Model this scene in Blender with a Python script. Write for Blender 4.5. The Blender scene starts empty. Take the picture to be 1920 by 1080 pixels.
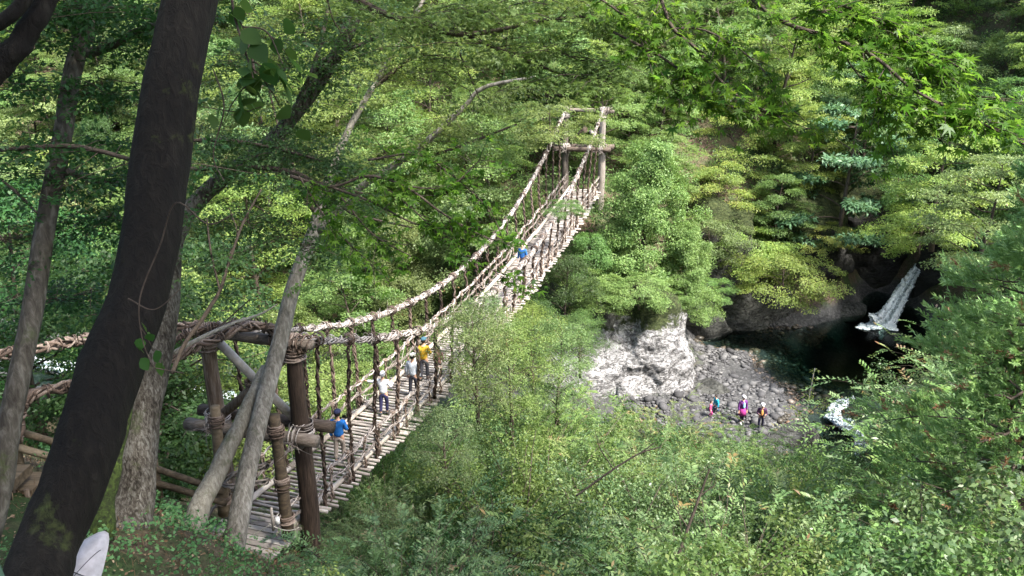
import bpy, math, random
import numpy as np
from mathutils import Vector, noise
R = math.radians
sc = bpy.context.scene
# ------------------------------------------------------------------ camera, sky, sun, exposure
PITCH = R(18.7); CAMZ = 22.5; FPX = 1559.0
cd = bpy.data.cameras.new('camera'); cam = bpy.data.objects.new('camera', cd)
sc.collection.objects.link(cam); sc.camera = cam
cam.location = (0, 0, CAMZ); cam.rotation_euler = (R(90) - PITCH, 0, 0)
cd.sensor_width = 36; cd.lens = 36 * FPX / 1920; cd.clip_end = 500; cd.clip_start = 0.05
SUN_EL, SUN_AZ = R(55), R(128)          # azimuth clockwise from +Y (the view direction)
w = bpy.data.worlds.new('World'); sc.world = w; w.use_nodes = True
nt = w.node_tree; bg = nt.nodes['Background']; sky = nt.nodes.new('ShaderNodeTexSky')
sky.sky_type = 'NISHITA'; sky.sun_disc = False; sky.sun_elevation = SUN_EL; sky.sun_rotation = SUN_AZ
sky.dust_density = 3.0; sky.ozone_density = 0.6
nt.links.new(sky.outputs[0], bg.inputs[0]); bg.inputs[1].default_value = 0.15
sl = bpy.data.lights.new('sun', 'SUN'); so = bpy.data.objects.new('sun', sl); sc.collection.objects.link(so)
sl.energy = 3.4; sl.angle = R(4.0); sl.color = (1, .96, .89)
sd = Vector((math.sin(SUN_AZ) * math.cos(SUN_EL), math.cos(SUN_AZ) * math.cos(SUN_EL), math.sin(SUN_EL)))
so.rotation_euler = sd.to_track_quat('Z', 'Y').to_euler(); so.location = (0, 0, 60)
sc.view_settings.view_transform = 'Standard'; sc.view_settings.look = 'None'
sc.view_settings.exposure = 2.12; sc.view_settings.gamma = 1.0; sc.view_settings.use_curve_mapping = False
cy = sc.cycles; cy.max_bounces = 5; cy.diffuse_bounces = 3; cy.glossy_bounces = 2; cy.transmission_bounces = 4
cy.transparent_max_bounces = 12; cy.caustics_reflective = False; cy.caustics_refractive = False
cy.sample_clamp_indirect = 4; cy.use_denoising = True
# ------------------------------------------------------------------ helpers
rng = np.random.default_rng(7); random.seed(7)
C = sc.collection
cp, sp = math.cos(PITCH), math.sin(PITCH)
def at(px, py, zc):
    u = (px - 960) / FPX * zc; v = (540 - py) / FPX * zc
    return np.array([u, zc * cp + v * sp, CAMZ - zc * sp + v * cp])
def proj(P):
    P = np.asarray(P, float); x = P[..., 0]; y = P[..., 1]; z = P[..., 2] - CAMZ
    zc = y * cp - z * sp; yc = y * sp + z * cp
    return 960 + FPX * x / zc, 540 - FPX * yc / zc, zc
def norm(a): return a / np.maximum(np.linalg.norm(a, axis=-1, keepdims=True), 1e-9)
def mesh_np(name, V, F, tint=None, smooth=True):
    """V (n,3); F (m,k) index array"""
    me = bpy.data.meshes.new(name); V = np.asarray(V, np.float32); F = np.asarray(F, np.int32)
    me.vertices.add(len(V)); me.vertices.foreach_set('co', V.ravel())
    m, k = F.shape; me.loops.add(m * k); me.loops.foreach_set('vertex_index', F.ravel())
    me.polygons.add(m); me.polygons.foreach_set('loop_start', np.arange(0, m * k, k, dtype=np.int32))
    if smooth: me.polygons.foreach_set('use_smooth', np.ones(m, bool))
    if tint is not None:
        a = me.attributes.new('tint', 'FLOAT', 'POINT'); a.data.foreach_set('value', np.asarray(tint, np.float32))
    me.update(calc_edges=True); return me
class MB:
    """collects pieces, builds ONE mesh object"""
    def __init__(s): s.V = []; s.F = []; s.T = []; s.n = 0
    def add(s, V, F, t=.5):
        V = np.asarray(V, float); s.V.append(V); s.F += [tuple(int(i) + s.n for i in f) for f in F]
        s.T.append(np.full(len(V), t)); s.n += len(V)
    def tube(s, P, rad, k=6, t=.5, caps=True, lump=0.0):
        P = np.asarray(P, float); n = len(P); rad = np.broadcast_to(np.asarray(rad, float), (n,))
        T = np.gradient(P, axis=0); T = norm(T)
        ref = np.array([0, 0, 1.0]) if abs(T[:, 2]).mean() < .8 else np.array([1.0, 0, 0])
        S = norm(np.cross(T, ref)); B = np.cross(S, T)
        a = np.linspace(0, 2 * np.pi, k, endpoint=False)
        rr = rad[:, None] * np.ones((1, k))
        if lump: rr = rr * (1 + rng.normal(0, lump, (n, k)))
        V = P[:, None, :] + rr[..., None] * (np.cos(a)[None, :, None] * S[:, None, :] + np.sin(a)[None, :, None] * B[:, None, :])
        F = []
        for i in range(n - 1):
            for j in range(k):
                j2 = (j + 1) % k; F.append((i * k + j, i * k + j2, (i + 1) * k + j2, (i + 1) * k + j))
        V = V.reshape(-1, 3)
        if caps: F += [tuple(range(k - 1, -1, -1)), tuple((n - 1) * k + j for j in range(k))]
        s.add(V, F, t)
    def box(s, c, d, M=None, t=.5):
        V = np.array([(x, y, z) for x in (-.5, .5) for y in (-.5, .5) for z in (-.5, .5)]) * d
        if M is not None: V = V @ np.asarray(M).T
        s.add(V + c, [(0, 1, 3, 2), (4, 6, 7, 5), (0, 4, 5, 1), (2, 3, 7, 6), (0, 2, 6, 4), (1, 5, 7, 3)], t)
    def mesh(s, name, smooth=True):
        me = bpy.data.meshes.new(name); V = np.concatenate(s.V); me.from_pydata(V.tolist(), [], s.F)
        if smooth: me.polygons.foreach_set('use_smooth', np.ones(len(me.polygons), bool))
        a = me.attributes.new('tint', 'FLOAT', 'POINT'); a.data.foreach_set('value', np.concatenate(s.T).astype(np.float32))
        me.update(); return me
    def build(s, name, mat, parent=None, smooth=True): return ob(name, s.mesh(name, smooth), mat, parent)
def ob(name, me, mat=None, parent=None, loc=None, rot=None, scl=None):
    o = bpy.data.objects.new(name, me); C.objects.link(o)
    if mat is not None and me is not None and not me.materials: me.materials.append(mat)
    if parent is not None: o.parent = parent
    if loc is not None: o.location = loc
    if rot is not None: o.rotation_euler = rot
    if scl is not None: o.scale = scl
    return o
def tag(o, label=None, cat=None, group=None, kind=None):
    for k, v in (('label', label), ('category', cat), ('group', group), ('kind', kind)):
        if v: o[k] = v
    return o
def empty(name, loc=(0, 0, 0), rz=0, label=None, cat=None, group=None):
    o = bpy.data.objects.new(name, None); C.objects.link(o); o.location = loc; o.rotation_euler = (0, 0, rz)
    o.empty_display_size = .2; return tag(o, label, cat, group)
def copy_tree(o, parent=None):
    c = o.copy(); C.objects.link(c); c.parent = parent
    for ch in KIDS.get(o.name, []): copy_tree(ch, c)
    return c
KIDS = {}
def smooth_path(P, n):
    """Catmull-Rom through points (any columns)"""
    P = np.asarray(P, float); m = len(P)
    Q = np.vstack([2 * P[0] - P[1], P, 2 * P[-1] - P[-2]]); out = []
    for u in np.linspace(0, m - 1 - 1e-6, n):
        i = int(u); f = u - i; a, b, c, d = Q[i], Q[i + 1], Q[i + 2], Q[i + 3]
        out.append(.5 * ((2 * b) + (c - a) * f + (2 * a - 5 * b + 4 * c - d) * f * f + (3 * b - a - 3 * c + d) * f ** 3))
    return np.array(out)
# ------------------------------------------------------------------ materials
class NT:
    def __init__(s, name):
        s.m = bpy.data.materials.new(name); s.m.use_nodes = True; s.t = s.m.node_tree; s.t.nodes.clear()
        s.out = s.t.nodes.new('ShaderNodeOutputMaterial')
    def n(s, ty, **k):
        x = s.t.nodes.new('ShaderNode' + ty)
        for a, b in k.items():
            if a.startswith('i_'): x.inputs[a[2:].replace('_', ' ')].default_value = b
            else: setattr(x, a, b)
        return x
    def l(s, a, b): s.t.links.new(a, b)
    def ramp(s, fac, stops):
        r = s.n('ValToRGB'); e = r.color_ramp.elements
        while len(e) > 1: e.remove(e[-1])
        e[0].position = stops[0][0]; e[0].color = (*stops[0][1], 1)
        for p, c in stops[1:]: q = e.new(p); q.color = (*c, 1)
        s.l(fac, r.inputs[0]); return r.outputs[0]
    def noise(s, scale, detail=5, rough=.6, vec=None, dist=0):
        x = s.n('TexNoise'); x.inputs['Scale'].default_value = scale; x.inputs['Detail'].default_value = detail
        x.inputs['Roughness'].default_value = rough; x.inputs['Distortion'].default_value = dist
        if vec is not None: s.l(vec, x.inputs['Vector'])
        return x.outputs['Fac']
    def math(s, op, a, b):
        x = s.n('Math', operation=op)
        for i, v in enumerate((a, b)):
            if isinstance(v, (int, float)): x.inputs[i].default_value = v
            else: s.l(v, x.inputs[i])
        return x.outputs[0]
    def mix(s, f, a, b, mode='MIX'):
        x = s.n('Mix', data_type='RGBA', blend_type=mode)
        for i, v in ((0, f), (6, a), (7, b)):
            if isinstance(v, (int, float)): x.inputs[i].default_value = v
            elif isinstance(v, tuple): x.inputs[i].default_value = (*v, 1)
            else: s.l(v, x.inputs[i])
        return x.outputs[2]
    def bump(s, h, strength=.5, dist=.02):
        b = s.n('Bump'); b.inputs['Strength'].default_value = strength; b.inputs['Distance'].default_value = dist
        s.l(h, b.inputs['Height']); return b.outputs[0]
    def pbr(s, col, rough=.8, nrm=None, spec=.3):
        p = s.n('BsdfPrincipled'); p.inputs['Roughness'].default_value = rough
        p.inputs['Specular IOR Level'].default_value = spec
        if isinstance(col, tuple): p.inputs['Base Color'].default_value = (*col, 1)
        else: s.l(col, p.inputs['Base Color'])
        if nrm is not None: s.l(nrm, p.inputs['Normal'])
        s.l(p.outputs[0], s.out.inputs[0]); return p
def pos(t): return t.n('NewGeometry').outputs['Position']
def obj_co(t): return t.n('TexCoord').outputs['Object']
def tint(t): return t.n('Attribute', attribute_name='tint').outputs['Fac']
def leaf_mat(name, stops, trans=.45, hue=.03, val=.35, rough=.5, spec=.35):
    t = NT(name); f = tint(t); nz = t.noise(.35, 2, .5, pos(t))
    f2 = t.math('ADD', f, t.math('MULTIPLY', t.math('SUBTRACT', nz, .5), .5))
    col = t.ramp(f2, stops)
    rnd = t.n('ObjectInfo').outputs['Random']
    hs = t.n('HueSaturation'); t.l(col, hs.inputs['Color'])
    t.l(t.math('ADD', t.math('MULTIPLY', rnd, hue * 2), .5 - hue), hs.inputs['Hue'])
    r2 = t.math('FRACT', t.math('MULTIPLY', rnd, 7.31), 0)
    t.l(t.math('ADD', t.math('MULTIPLY', r2, val), 1 - val / 2), hs.inputs['Value'])
    p = t.pbr(hs.outputs[0], rough, None, spec)
    tr = t.n('BsdfTranslucent'); 
    tc = t.mix(.6, hs.outputs[0], (.9, 1.0, .25), 'MULTIPLY'); g = t.n('Gamma'); g.inputs[1].default_value = .82; t.l(tc, g.inputs[0]); t.l(g.outputs[0], tr.inputs[0])
    mx = t.n('MixShader'); mx.inputs[0].default_value = trans
    t.l(p.outputs[0], mx.inputs[1]); t.l(tr.outputs[0], mx.inputs[2]); t.l(mx.outputs[0], t.out.inputs[0])
    return t.m
def G(*c): return c
BRN = (.16, .085, .04)
M = {}
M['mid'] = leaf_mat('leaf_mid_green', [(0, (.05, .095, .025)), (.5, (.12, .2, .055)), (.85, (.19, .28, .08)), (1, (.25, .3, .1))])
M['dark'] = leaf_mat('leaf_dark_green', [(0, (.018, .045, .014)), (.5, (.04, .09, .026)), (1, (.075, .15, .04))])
M['lime'] = leaf_mat('leaf_yellow_green', [(0, (.1, .17, .035)), (.5, (.19, .28, .07)), (.9, (.3, .37, .1)), (1, (.36, .36, .11))], .52, .015)
M['yellow'] = leaf_mat('leaf_turning_yellow', [(0, (.09, .14, .03)), (.5, (.2, .26, .06)), (.85, (.33, .34, .09)), (1, (.36, .29, .09))], .45, .015)
M['blue'] = leaf_mat('leaf_blue_green', [(0, (.03, .08, .035)), (.5, (.075, .16, .075)), (1, (.14, .25, .13))], .3, .02, .25, .5, .3)
M['olive'] = leaf_mat('leaf_olive', [(0, (.05, .09, .025)), (.5, (.115, .18, .06)), (.88, (.19, .26, .09)), (.98, (.22, .14, .06))], .35)
M['silver'] = leaf_mat('leaf_grey_green', [(0, (.035, .075, .025)), (.5, (.1, .17, .065)), (.93, (.19, .27, .11)), (1, (.2, .14, .08))], .35, .02, .3, .42, .45)
M['cedar'] = leaf_mat('cedar_needles', [(0, (.07, .14, .045)), (.5, (.17, .3, .1)), (.84, (.28, .42, .16)), (.9, (.2, .1, .055)), (1, (.24, .12, .07))], .3, .01, .15)
M['cypress'] = leaf_mat('cypress_sprays', [(0, (.06, .12, .03)), (.5, (.15, .24, .065)), (1, (.25, .34, .11))], .35, .01, .1)
M['maple'] = leaf_mat('maple_leaf_near', [(0, (.035, .09, .012)), (.5, (.075, .18, .02)), (1, (.14, .27, .03))], .6, .015, .2, .45, .3)
M['broad'] = leaf_mat('large_leaf_near', [(0, (.025, .065, .015)), (1, (.07, .15, .035))], .5, .02, .3, .45, .3)
M['herb'] = leaf_mat('herb_leaf', [(0, (.04, .1, .03)), (.6, (.09, .2, .07)), (1, (.16, .28, .1))], .35)
M['dry'] = leaf_mat('dry_leaf', [(0, (.07, .04, .02)), (.5, (.16, .1, .055)), (1, (.3, .22, .13))], .1, .02, .5)
def bark(name, stops, scale=9, stretch=.25, bump=.6, moss=0.0, rough=.9):
    t = NT(name); mp = t.n('Mapping'); mp.inputs['Scale'].default_value = (1, 1, stretch); t.l(pos(t), mp.inputs[0])
    a = t.noise(scale, 8, .65, mp.outputs[0], .6); b = t.noise(1.3, 3, .5, pos(t))
    col = t.ramp(t.math('ADD', t.math('MULTIPLY', a, .75), t.math('MULTIPLY', b, .25)), stops)
    if moss:
        mf = t.n('MapRange'); mf.inputs[1].default_value = .64 - moss * .15; mf.inputs[2].default_value = .74
        t.l(t.noise(2.2, 6, .7, pos(t)), mf.inputs[0]); col = t.mix(mf.outputs[0], col, (.05, .068, .018))
    t.pbr(col, rough, t.bump(a, bump, .03)); return t.m
M['bark_dark'] = bark('bark_dark', [(.36, (.0015, .0012, .001)), (.5, (.005, .004, .003)), (.6, (.011, .0095, .0075)), (.7, (.026, .026, .022)), (.78, (.05, .052, .046))], 22, .3, 1.0, .06)
M['bark_grey'] = bark('bark_grey', [(.34, (.022, .018, .014)), (.5, (.075, .067, .055)), (.7, (.19, .18, .155))], 14, .3, .9, .3)
M['bark_mid'] = bark('bark_mid_grey', [(.34, (.07, .062, .05)), (.5, (.19, .175, .15)), (.68, (.38, .36, .32))], 14, .3, .9, .35)
M['bark_flaky'] = bark('bark_flaky', [(.4, (.018, .014, .01)), (.5, (.07, .06, .048)), (.62, (.17, .16, .14))], 20, .35, 1.0, .45)
M['log_moss'] = bark('mossy_log', [(.3, (.08, .07, .05)), (.5, (.2, .185, .15)), (.7, (.36, .34, .29))], 16, .2, .8, .6)
M['moss_bark'] = bark('mossy_bark', [(.38, (.012, .012, .006)), (.5, (.03, .045, .01)), (.64, (.075, .11, .02))], 14, .8, 1.0)
M['twig'] = bark('twig_bark', [(.3, (.03, .022, .016)), (.6, (.09, .07, .055))], 20, .5, .3)
M['twig_pale'] = bark('pale_dead_twig', [(.3, (.18, .16, .13)), (.6, (.38, .35, .3))], 20, .5, .3)
def wood(name, stops, scale=10, bump=.5, axis=1, stretch=.15, rough=.85):
    t = NT(name); mp = t.n('Mapping'); s_ = [1, 1, 1]; s_[axis] = stretch; mp.inputs['Scale'].default_value = s_
    t.l(pos(t), mp.inputs[0]); a = t.noise(scale, 7, .65, mp.outputs[0], .3)
    rnd = t.n('ObjectInfo').outputs['Random']
    f = t.math('ADD', t.math('MULTIPLY', a, .7), t.math('MULTIPLY', rnd, .3)); col = t.ramp(f, stops)
    t.pbr(col, rough, t.bump(a, bump, .02)); return t.m
M['post'] = wood('tower_post_wood', [(.3, (.018, .012, .009)), (.46, (.06, .04, .028)), (.6, (.14, .1, .072)), (.72, (.24, .2, .165))], 22, .9, 2, .08)
M['beam'] = wood('tower_beam_wood', [(.28, (.03, .022, .017)), (.46, (.09, .068, .052)), (.6, (.17, .14, .115)), (.75, (.28, .24, .2))], 20, .9, 0, .1)
M['weathered'] = wood('weathered_post_wood', [(.28, (.05, .04, .033)), (.46, (.14, .12, .1)), (.62, (.26, .23, .2)), (.78, (.38, .35, .31))], 20, .9, 2, .1)
M['beam_cut'] = wood('cut_log_end', [(.3, (.2, .16, .12)), (.7, (.42, .36, .28))], 14, .4, 0)
M['pole'] = wood('deck_pole_wood', [(.2, (.12, .1, .088)), (.5, (.29, .26, .235)), (.8, (.5, .47, .44))], 12, .5, 0, .3)
M['rail_log'] = wood('deck_rail_log', [(.2, (.2, .165, .13)), (.5, (.36, .32, .27)), (.8, (.55, .5, .44))], 9, .5, 1)
M['plank'] = wood('landing_plank', [(.2, (.14, .12, .1)), (.5, (.28, .25, .22)), (.8, (.42, .39, .35))], 10, .4, 0)
M['fence'] = wood('fence_log_wood', [(.3, (.05, .037, .024)), (.5, (.14, .105, .068)), (.72, (.24, .19, .13))], 10, .5, 0)
def vine(name, a, b, c):
    t = NT(name); n_ = t.noise(14, 5, .7, pos(t)); f = t.math('ADD', t.math('MULTIPLY', n_, .5), t.math('MULTIPLY', tint(t), .5))
    t.pbr(t.ramp(f, [(.2, a), (.5, b), (.75, c)]), .8, t.bump(n_, .5, .01)); return t.m
M['vine'] = vine('bleached_vine', (.07, .055, .047), (.22, .19, .17), (.46, .42, .385))
M['vine_brown'] = vine('brown_vine', (.045, .03, .022), (.14, .098, .075), (.3, .24, .2))
M['vine_dark'] = vine('dark_vine', (.02, .013, .01), (.06, .04, .03), (.16, .12, .095))
def flat(name, col, rough=.8, var=.25, sc_=6, bump=.15, spec=.3):
    t = NT(name); n_ = t.noise(sc_, 4, .6, obj_co(t))
    c2 = tuple(min(1, v * (1 - var)) for v in col); c3 = tuple(min(1, v * (1 + var)) for v in col)
    t.pbr(t.ramp(n_, [(.3, c2), (.7, c3)]), rough, t.bump(n_, bump, .01), spec); return t.m
# ground
t = NT('forest_floor'); a = t.noise(.5, 6, .65, pos(t)); b = t.noise(9, 6, .7, pos(t))
soil = t.ramp(b, [(.3, (.035, .024, .015)), (.5, (.085, .06, .04)), (.7, (.17, .13, .09))])
moss = t.ramp(b, [(.3, (.018, .03, .01)), (.7, (.05, .085, .025))])
c1 = t.mix(t.ramp(a, [(.42, (0, 0, 0)), (.6, (1, 1, 1))]), soil, moss)
sx = t.n('SeparateXYZ'); t.l(pos(t), sx.inputs[0])
riv = t.n('MapRange'); riv.inputs[1].default_value = 1.2; riv.inputs[2].default_value = .5; t.l(t.math('ADD', sx.outputs[2], t.math('MULTIPLY', b, .8)), riv.inputs[0])
riv.inputs[1].default_value = 1.7; riv.inputs[2].default_value = 1.1
grav = t.ramp(t.noise(5, 8, .75, pos(t)), [(.3, (.02, .02, .019)), (.5, (.05, .05, .05)), (.7, (.12, .118, .115))])
t.pbr(t.mix(riv.outputs[0], c1, grav), .95, t.bump(b, .8, .06)); M['ground'] = t.m
def rock(name, stops, moss=None, crack=.6, sc_=1.2):
    t = NT(name); P = pos(t)
    mp = t.n('Mapping'); mp.inputs['Scale'].default_value = (1, 1, 1.9); mp.inputs['Rotation'].default_value = (.3, .9, .3); t.l(P, mp.inputs[0])
    a = t.noise(sc_ * .9, 10, .72, mp.outputs[0], 1.2); fine = t.noise(sc_ * 5, 8, .7, mp.outputs[0], .6)
    rg = t.noise(sc_ * .8, 9, .62, mp.outputs[0], 2.0); cr = t.ramp(t.math('ABSOLUTE', t.math('SUBTRACT', rg, .5), 0), [(0, (crack, crack, crack)), (.012, (crack * .5,) * 3), (.03, (0, 0, 0))])
    col = t.ramp(t.math('ADD', t.math('MULTIPLY', a, .6), t.math('MULTIPLY', fine, .4)), stops); col = t.mix(cr, col, tuple(x * .4 for x in stops[0][1]))
    if moss:
        sx = t.n('SeparateXYZ'); t.l(P, sx.inputs[0]); nz = t.n('SeparateXYZ'); t.l(t.n('NewGeometry').outputs['Normal'], nz.inputs[0])
        h = t.math('MULTIPLY', t.math('SUBTRACT', sx.outputs[2], moss[0]), moss[1])
        f = t.math('ADD', t.math('ADD', h, t.math('MULTIPLY', nz.outputs[2], .35)), t.math('MULTIPLY', t.noise(1.8, 8, .75, P), 1.4))
        r_ = t.ramp(t.math('MULTIPLY', f, .5), [(.5, (0, 0, 0)), (.58, (1, 1, 1))])
        mc = t.ramp(t.noise(6, 6, .7, P), [(.35, (.02, .03, .01)), (.55, (.05, .065, .02)), (.7, (.1, .105, .045))])
        col = t.mix(r_, col, mc)
    hb = t.math('SUBTRACT', t.math('ADD', a, t.math('MULTIPLY', fine, .5)), t.math('MULTIPLY', cr, .35))
    t.pbr(col, .9, t.bump(hb, 1.0, .3)); return t.m
M['white_rock'] = rock('pale_limestone', [(.38, (.05, .048, .048)), (.45, (.16, .155, .152)), (.53, (.42, .415, .415)), (.68, (.6, .595, .6))], (4.0, .36), .9, 1.3)
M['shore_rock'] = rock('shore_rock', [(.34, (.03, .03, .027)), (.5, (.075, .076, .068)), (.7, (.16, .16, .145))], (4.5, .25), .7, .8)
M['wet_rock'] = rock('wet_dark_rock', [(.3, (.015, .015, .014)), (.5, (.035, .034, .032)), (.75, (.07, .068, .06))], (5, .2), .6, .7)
t = NT('river_stone'); n_ = t.noise(4, 6, .65, obj_co(t)); rnd = t.n('NewGeometry').outputs['Random Per Island']; r0 = t.n('ObjectInfo').outputs['Random']
f = t.math('ADD', t.math('MULTIPLY', n_, .35), t.math('MULTIPLY', t.math('FRACT', t.math('ADD', rnd, r0), 0), .65))
t.pbr(t.ramp(f, [(.15, (.035, .034, .035)), (.5, (.072, .071, .073)), (.8, (.125, .123, .122)), (.96, (.27, .26, .25))]), .85, t.bump(n_, .4, .03)); M['stone'] = t.m
t = NT('wet_stone'); rnd = t.n('NewGeometry').outputs['Random Per Island']; r0 = t.n('ObjectInfo').outputs['Random']
t.pbr(t.ramp(t.math('FRACT', t.math('ADD', rnd, r0), 0), [(.0, (.03, .026, .02)), (.6, (.08, .07, .055)), (.85, (.16, .1, .06)), (1, (.2, .19, .17))]), .4); M['wet_stone'] = t.m
# water: tinted, see-through where shallow, absorbing with depth
t = NT('pool_water'); fr = t.n('Fresnel'); fr.inputs[0].default_value = 1.33
bn = t.bump(t.noise(3.5, 4, .6, pos(t)), .25, .05); t.l(bn, fr.inputs['Normal'])
tr = t.n('BsdfTransparent'); tr.inputs[0].default_value = (.72, .82, .8, 1); gl = t.n('BsdfGlossy'); gl.inputs['Roughness'].default_value = .06; t.l(bn, gl.inputs['Normal'])
mx = t.n('MixShader'); t.l(fr.outputs[0], mx.inputs[0]); t.l(tr.outputs[0], mx.inputs[1]); t.l(gl.outputs[0], mx.inputs[2]); t.l(mx.outputs[0], t.out.inputs[0])
va = t.n('VolumeAbsorption'); va.inputs[0].default_value = (.25, .46, .42, 1); va.inputs[1].default_value = 1.4; t.l(va.outputs[0], t.out.inputs[1]); M['water'] = t.m
t = NT('white_water'); mp = t.n('Mapping'); mp.inputs['Scale'].default_value = (3, 3, .7); t.l(pos(t), mp.inputs[0])
n_ = t.math('ADD', t.math('MULTIPLY', t.noise(3.4, 8, .78, mp.outputs[0], .6), .62), t.math('MULTIPLY', tint(t), .3))
p = t.pbr(t.ramp(n_, [(.36, (.3, .37, .39)), (.5, (.5, .56, .58)), (.66, (.76, .79, .8))]), .5, t.bump(n_, .6, .08))
tr = t.n('BsdfTransparent'); tr.inputs[0].default_value = (.8, .9, .9, 1); mx = t.n('MixShader'); t.l(t.ramp(n_, [(.34, (.35, .35, .35)), (.5, (.97, .97, .97))]), mx.inputs[0]); t.l(tr.outputs[0], mx.inputs[1]); t.l(p.outputs[0], mx.inputs[2]); t.l(mx.outputs[0], t.out.inputs[0]); M['foam'] = t.m
# ------------------------------------------------------------------ terrain
CP = np.array([
 (0,-1,20.7),(-8,0,20.5),(8,0,20),(-16,0,22),(20,0,20),(35,0,23),(-35,0,26),(0,6,14.8),(-6,6,15.8),(-12,7,16.8),(10,6,14),(22,6,14),
 (0,12,9.3),(-5,12,12.3),(-9,12,13.3),(-14,13,14.6),(12,12,8.6),(25,12,10),(-7.85,14.7,12.6),(-7,16,11.3),(-6.2,16.2,10.7),(-6.6,17.9,9.0),(-10.5,16,12.9),(-14,18,12.8),(-3,17,7.5),(4,18,6),
 (-8.5,19.6,8.9),(-5.5,19.6,8.2),(-12,21,9.6),(-16,24,8.6),(-25,25,13),(0,24,4),(10,24,3.8),(20,24,6),(30,24,10),(-10,28,3.6),(-20,32,4.5),(-35,38,7),
 (0,30,2.0),(10,31,1.8),(18,33,1.6),(28,36,4),(36,42,6),(18,40.5,-.5),(8,38,-.6),(0,40,-.7),(-10,44,-.7),(-28,50,-.6),(-50,58,-.6),(21,43.5,-.2),
 (13,48,.5),(17,47,.05),(12,55,.9),(15,52,.4),(14,43,.45),(11,41,.4),(17.5,50,-.4),(17,55,-.5),(16,57,-.4),(22,52,-1.7),(27,54,-2.6),(25,48,-.7),(19,54,-.6),(31,52,-1.2),(29,57,-2),
 (-50,66,1),(-28,57,1.4),(-10,51,1.6),(0,48,1.5),(5,50,4),(5,56,9.7),(4,60,11),(9,56,7),(14,60,5.5),(20,62,6),(24,64,7),(28.5,60.5,-2),(30,63,-1.2),(31,66,.5),(31,72,6),(34.5,62,5),(36,54,5),(36,48,3),
 (-50,80,20),(-28,72,16),(-10,66,15),(4,72,20),(20,75,20),(30,80,15),(40,70,18),(45,58,15),(-50,98,38),(-20,92,36),(5,92,38),(25,95,36),(50,90,36),
 (-40,125,62),(0,125,64),(40,125,62),(-80,60,12),(80,60,30),(-80,100,45),(80,110,60),(-80,20,26),(80,20,28),(60,40,20),(-60,40,12),(0,-25,34),(-45,-25,38),(45,-25,36),(-80,125,65),(80,128,70)], float)
def tps(A, B):
    d2 = ((A[:, None, :] - B[None]) ** 2).sum(-1); return np.where(d2 > 0, d2 * np.log(d2 + 1e-12), 0)
_X = CP[:, :2] / 20; _n = len(CP); _K = tps(_X, _X) + np.eye(_n) * .002; _P = np.c_[np.ones(_n), _X]
_W = np.linalg.solve(np.block([[_K, _P], [_P.T, np.zeros((3, 3))]]), np.r_[CP[:, 2], 0, 0, 0])
def ground_z(x, y):
    X = np.c_[np.atleast_1d(x), np.atleast_1d(y)] / 20; return tps(X, _X) @ _W[:_n] + np.c_[np.ones(len(X)), X] @ _W[_n:]
def gz(x, y): return float(ground_z(x, y)[0])
xs = np.arange(-80, 80.1, .5); ys = np.arange(-20, 125.1, .5)
GX, GY = np.meshgrid(xs, ys); gx, gy = GX.ravel(), GY.ravel()
Z = np.concatenate([ground_z(gx[i:i + 20000], gy[i:i + 20000]) for i in range(0, len(gx), 20000)])
amp = np.clip((gy - 56) / 20, .12, .8)
Z = Z + amp * (np.sin(gx * .9 + 1.3 * np.sin(gy * .7)) * .35 + np.sin(gy * 1.3 + 1.7 * np.sin(gx * .5)) * .3) + rng.normal(0, .04, len(gx))
nx, ny = len(xs), len(ys); I = np.arange(nx * ny).reshape(ny, nx)
F = np.stack([I[:-1, :-1], I[:-1, 1:], I[1:, 1:], I[1:, :-1]], -1).reshape(-1, 4)
ter = ob('ground', mesh_np('ground', np.c_[gx, gy, Z], F), M['ground']); tag(ter, kind='structure')
# water sheet with thickness (closed box)
mb = MB(); mb.box((0, 50, -2.0), (158, 36, 4.0)); wat = mb.build('river_water', M['water'], smooth=False); tag(wat, kind='structure')
sb = MB(); sb.box((0, 52, -14), (159, 144, 1)); o = sb.build('bedrock', M['ground']); tag(o, kind='structure')
# ------------------------------------------------------------------ rocks
def ico(sub):
    import bmesh
    bm = bmesh.new(); bmesh.ops.create_icosphere(bm, subdivisions=sub, radius=1)
    V = np.array([v.co[:] for v in bm.verts]); F = np.array([[v.index for v in f.verts] for f in bm.faces]); bm.free(); return V, F
ICO = {s: ico(s) for s in (1, 2, 3, 5, 6)}
def rock_mesh(name, half, seed, sub=5, planes=14, rough=.1, explicit=(), k=14.0):
    r = np.random.default_rng(seed); V, F = ICO[sub]; D = norm(V)
    N = norm(r.normal(0, 1, (planes, 3))); dist = r.uniform(.72, 1.0, planes)
    if explicit: N = np.vstack([N, norm(np.array([e[:3] for e in explicit], float))]); dist = np.r_[dist, [e[3] for e in explicit]]
    dd = D @ N.T; rad = np.where(dd > .05, dist / np.maximum(dd, .05), 9.0)
    rr = -np.log(np.exp(-k * np.minimum(rad, 3)).sum(1)) / k; rr = np.clip(rr, .4, 1.25)
    P = D * rr[:, None] * np.asarray(half, float)
    if rough:
        off = seed * 7.1; n1 = np.array([noise.fractal(Vector(p * .55 + off), 1.0, 2.1, 6) for p in P])
        n2 = np.array([noise.ridged_multi_fractal(Vector((p[0] * .5 + off, p[1] * .5, p[2] * .9)), 1.0, 2.2, 5, 1.0, 2.0) for p in P]) if sub >= 5 else 0
        P = P + D * ((n1 * rough * 1.6 + (n2 - 1.2) * rough * .6 if sub >= 5 else n1 * rough * 1.6) * min(half))[:, None]
    return mesh_np(name, P, F, smooth=sub >= 5)
pr = empty('limestone_crag', (8.0, 47.6, 2.3), 0, 'tall pale limestone crag with mossy top beside the pebble beach', 'rock')
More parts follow.
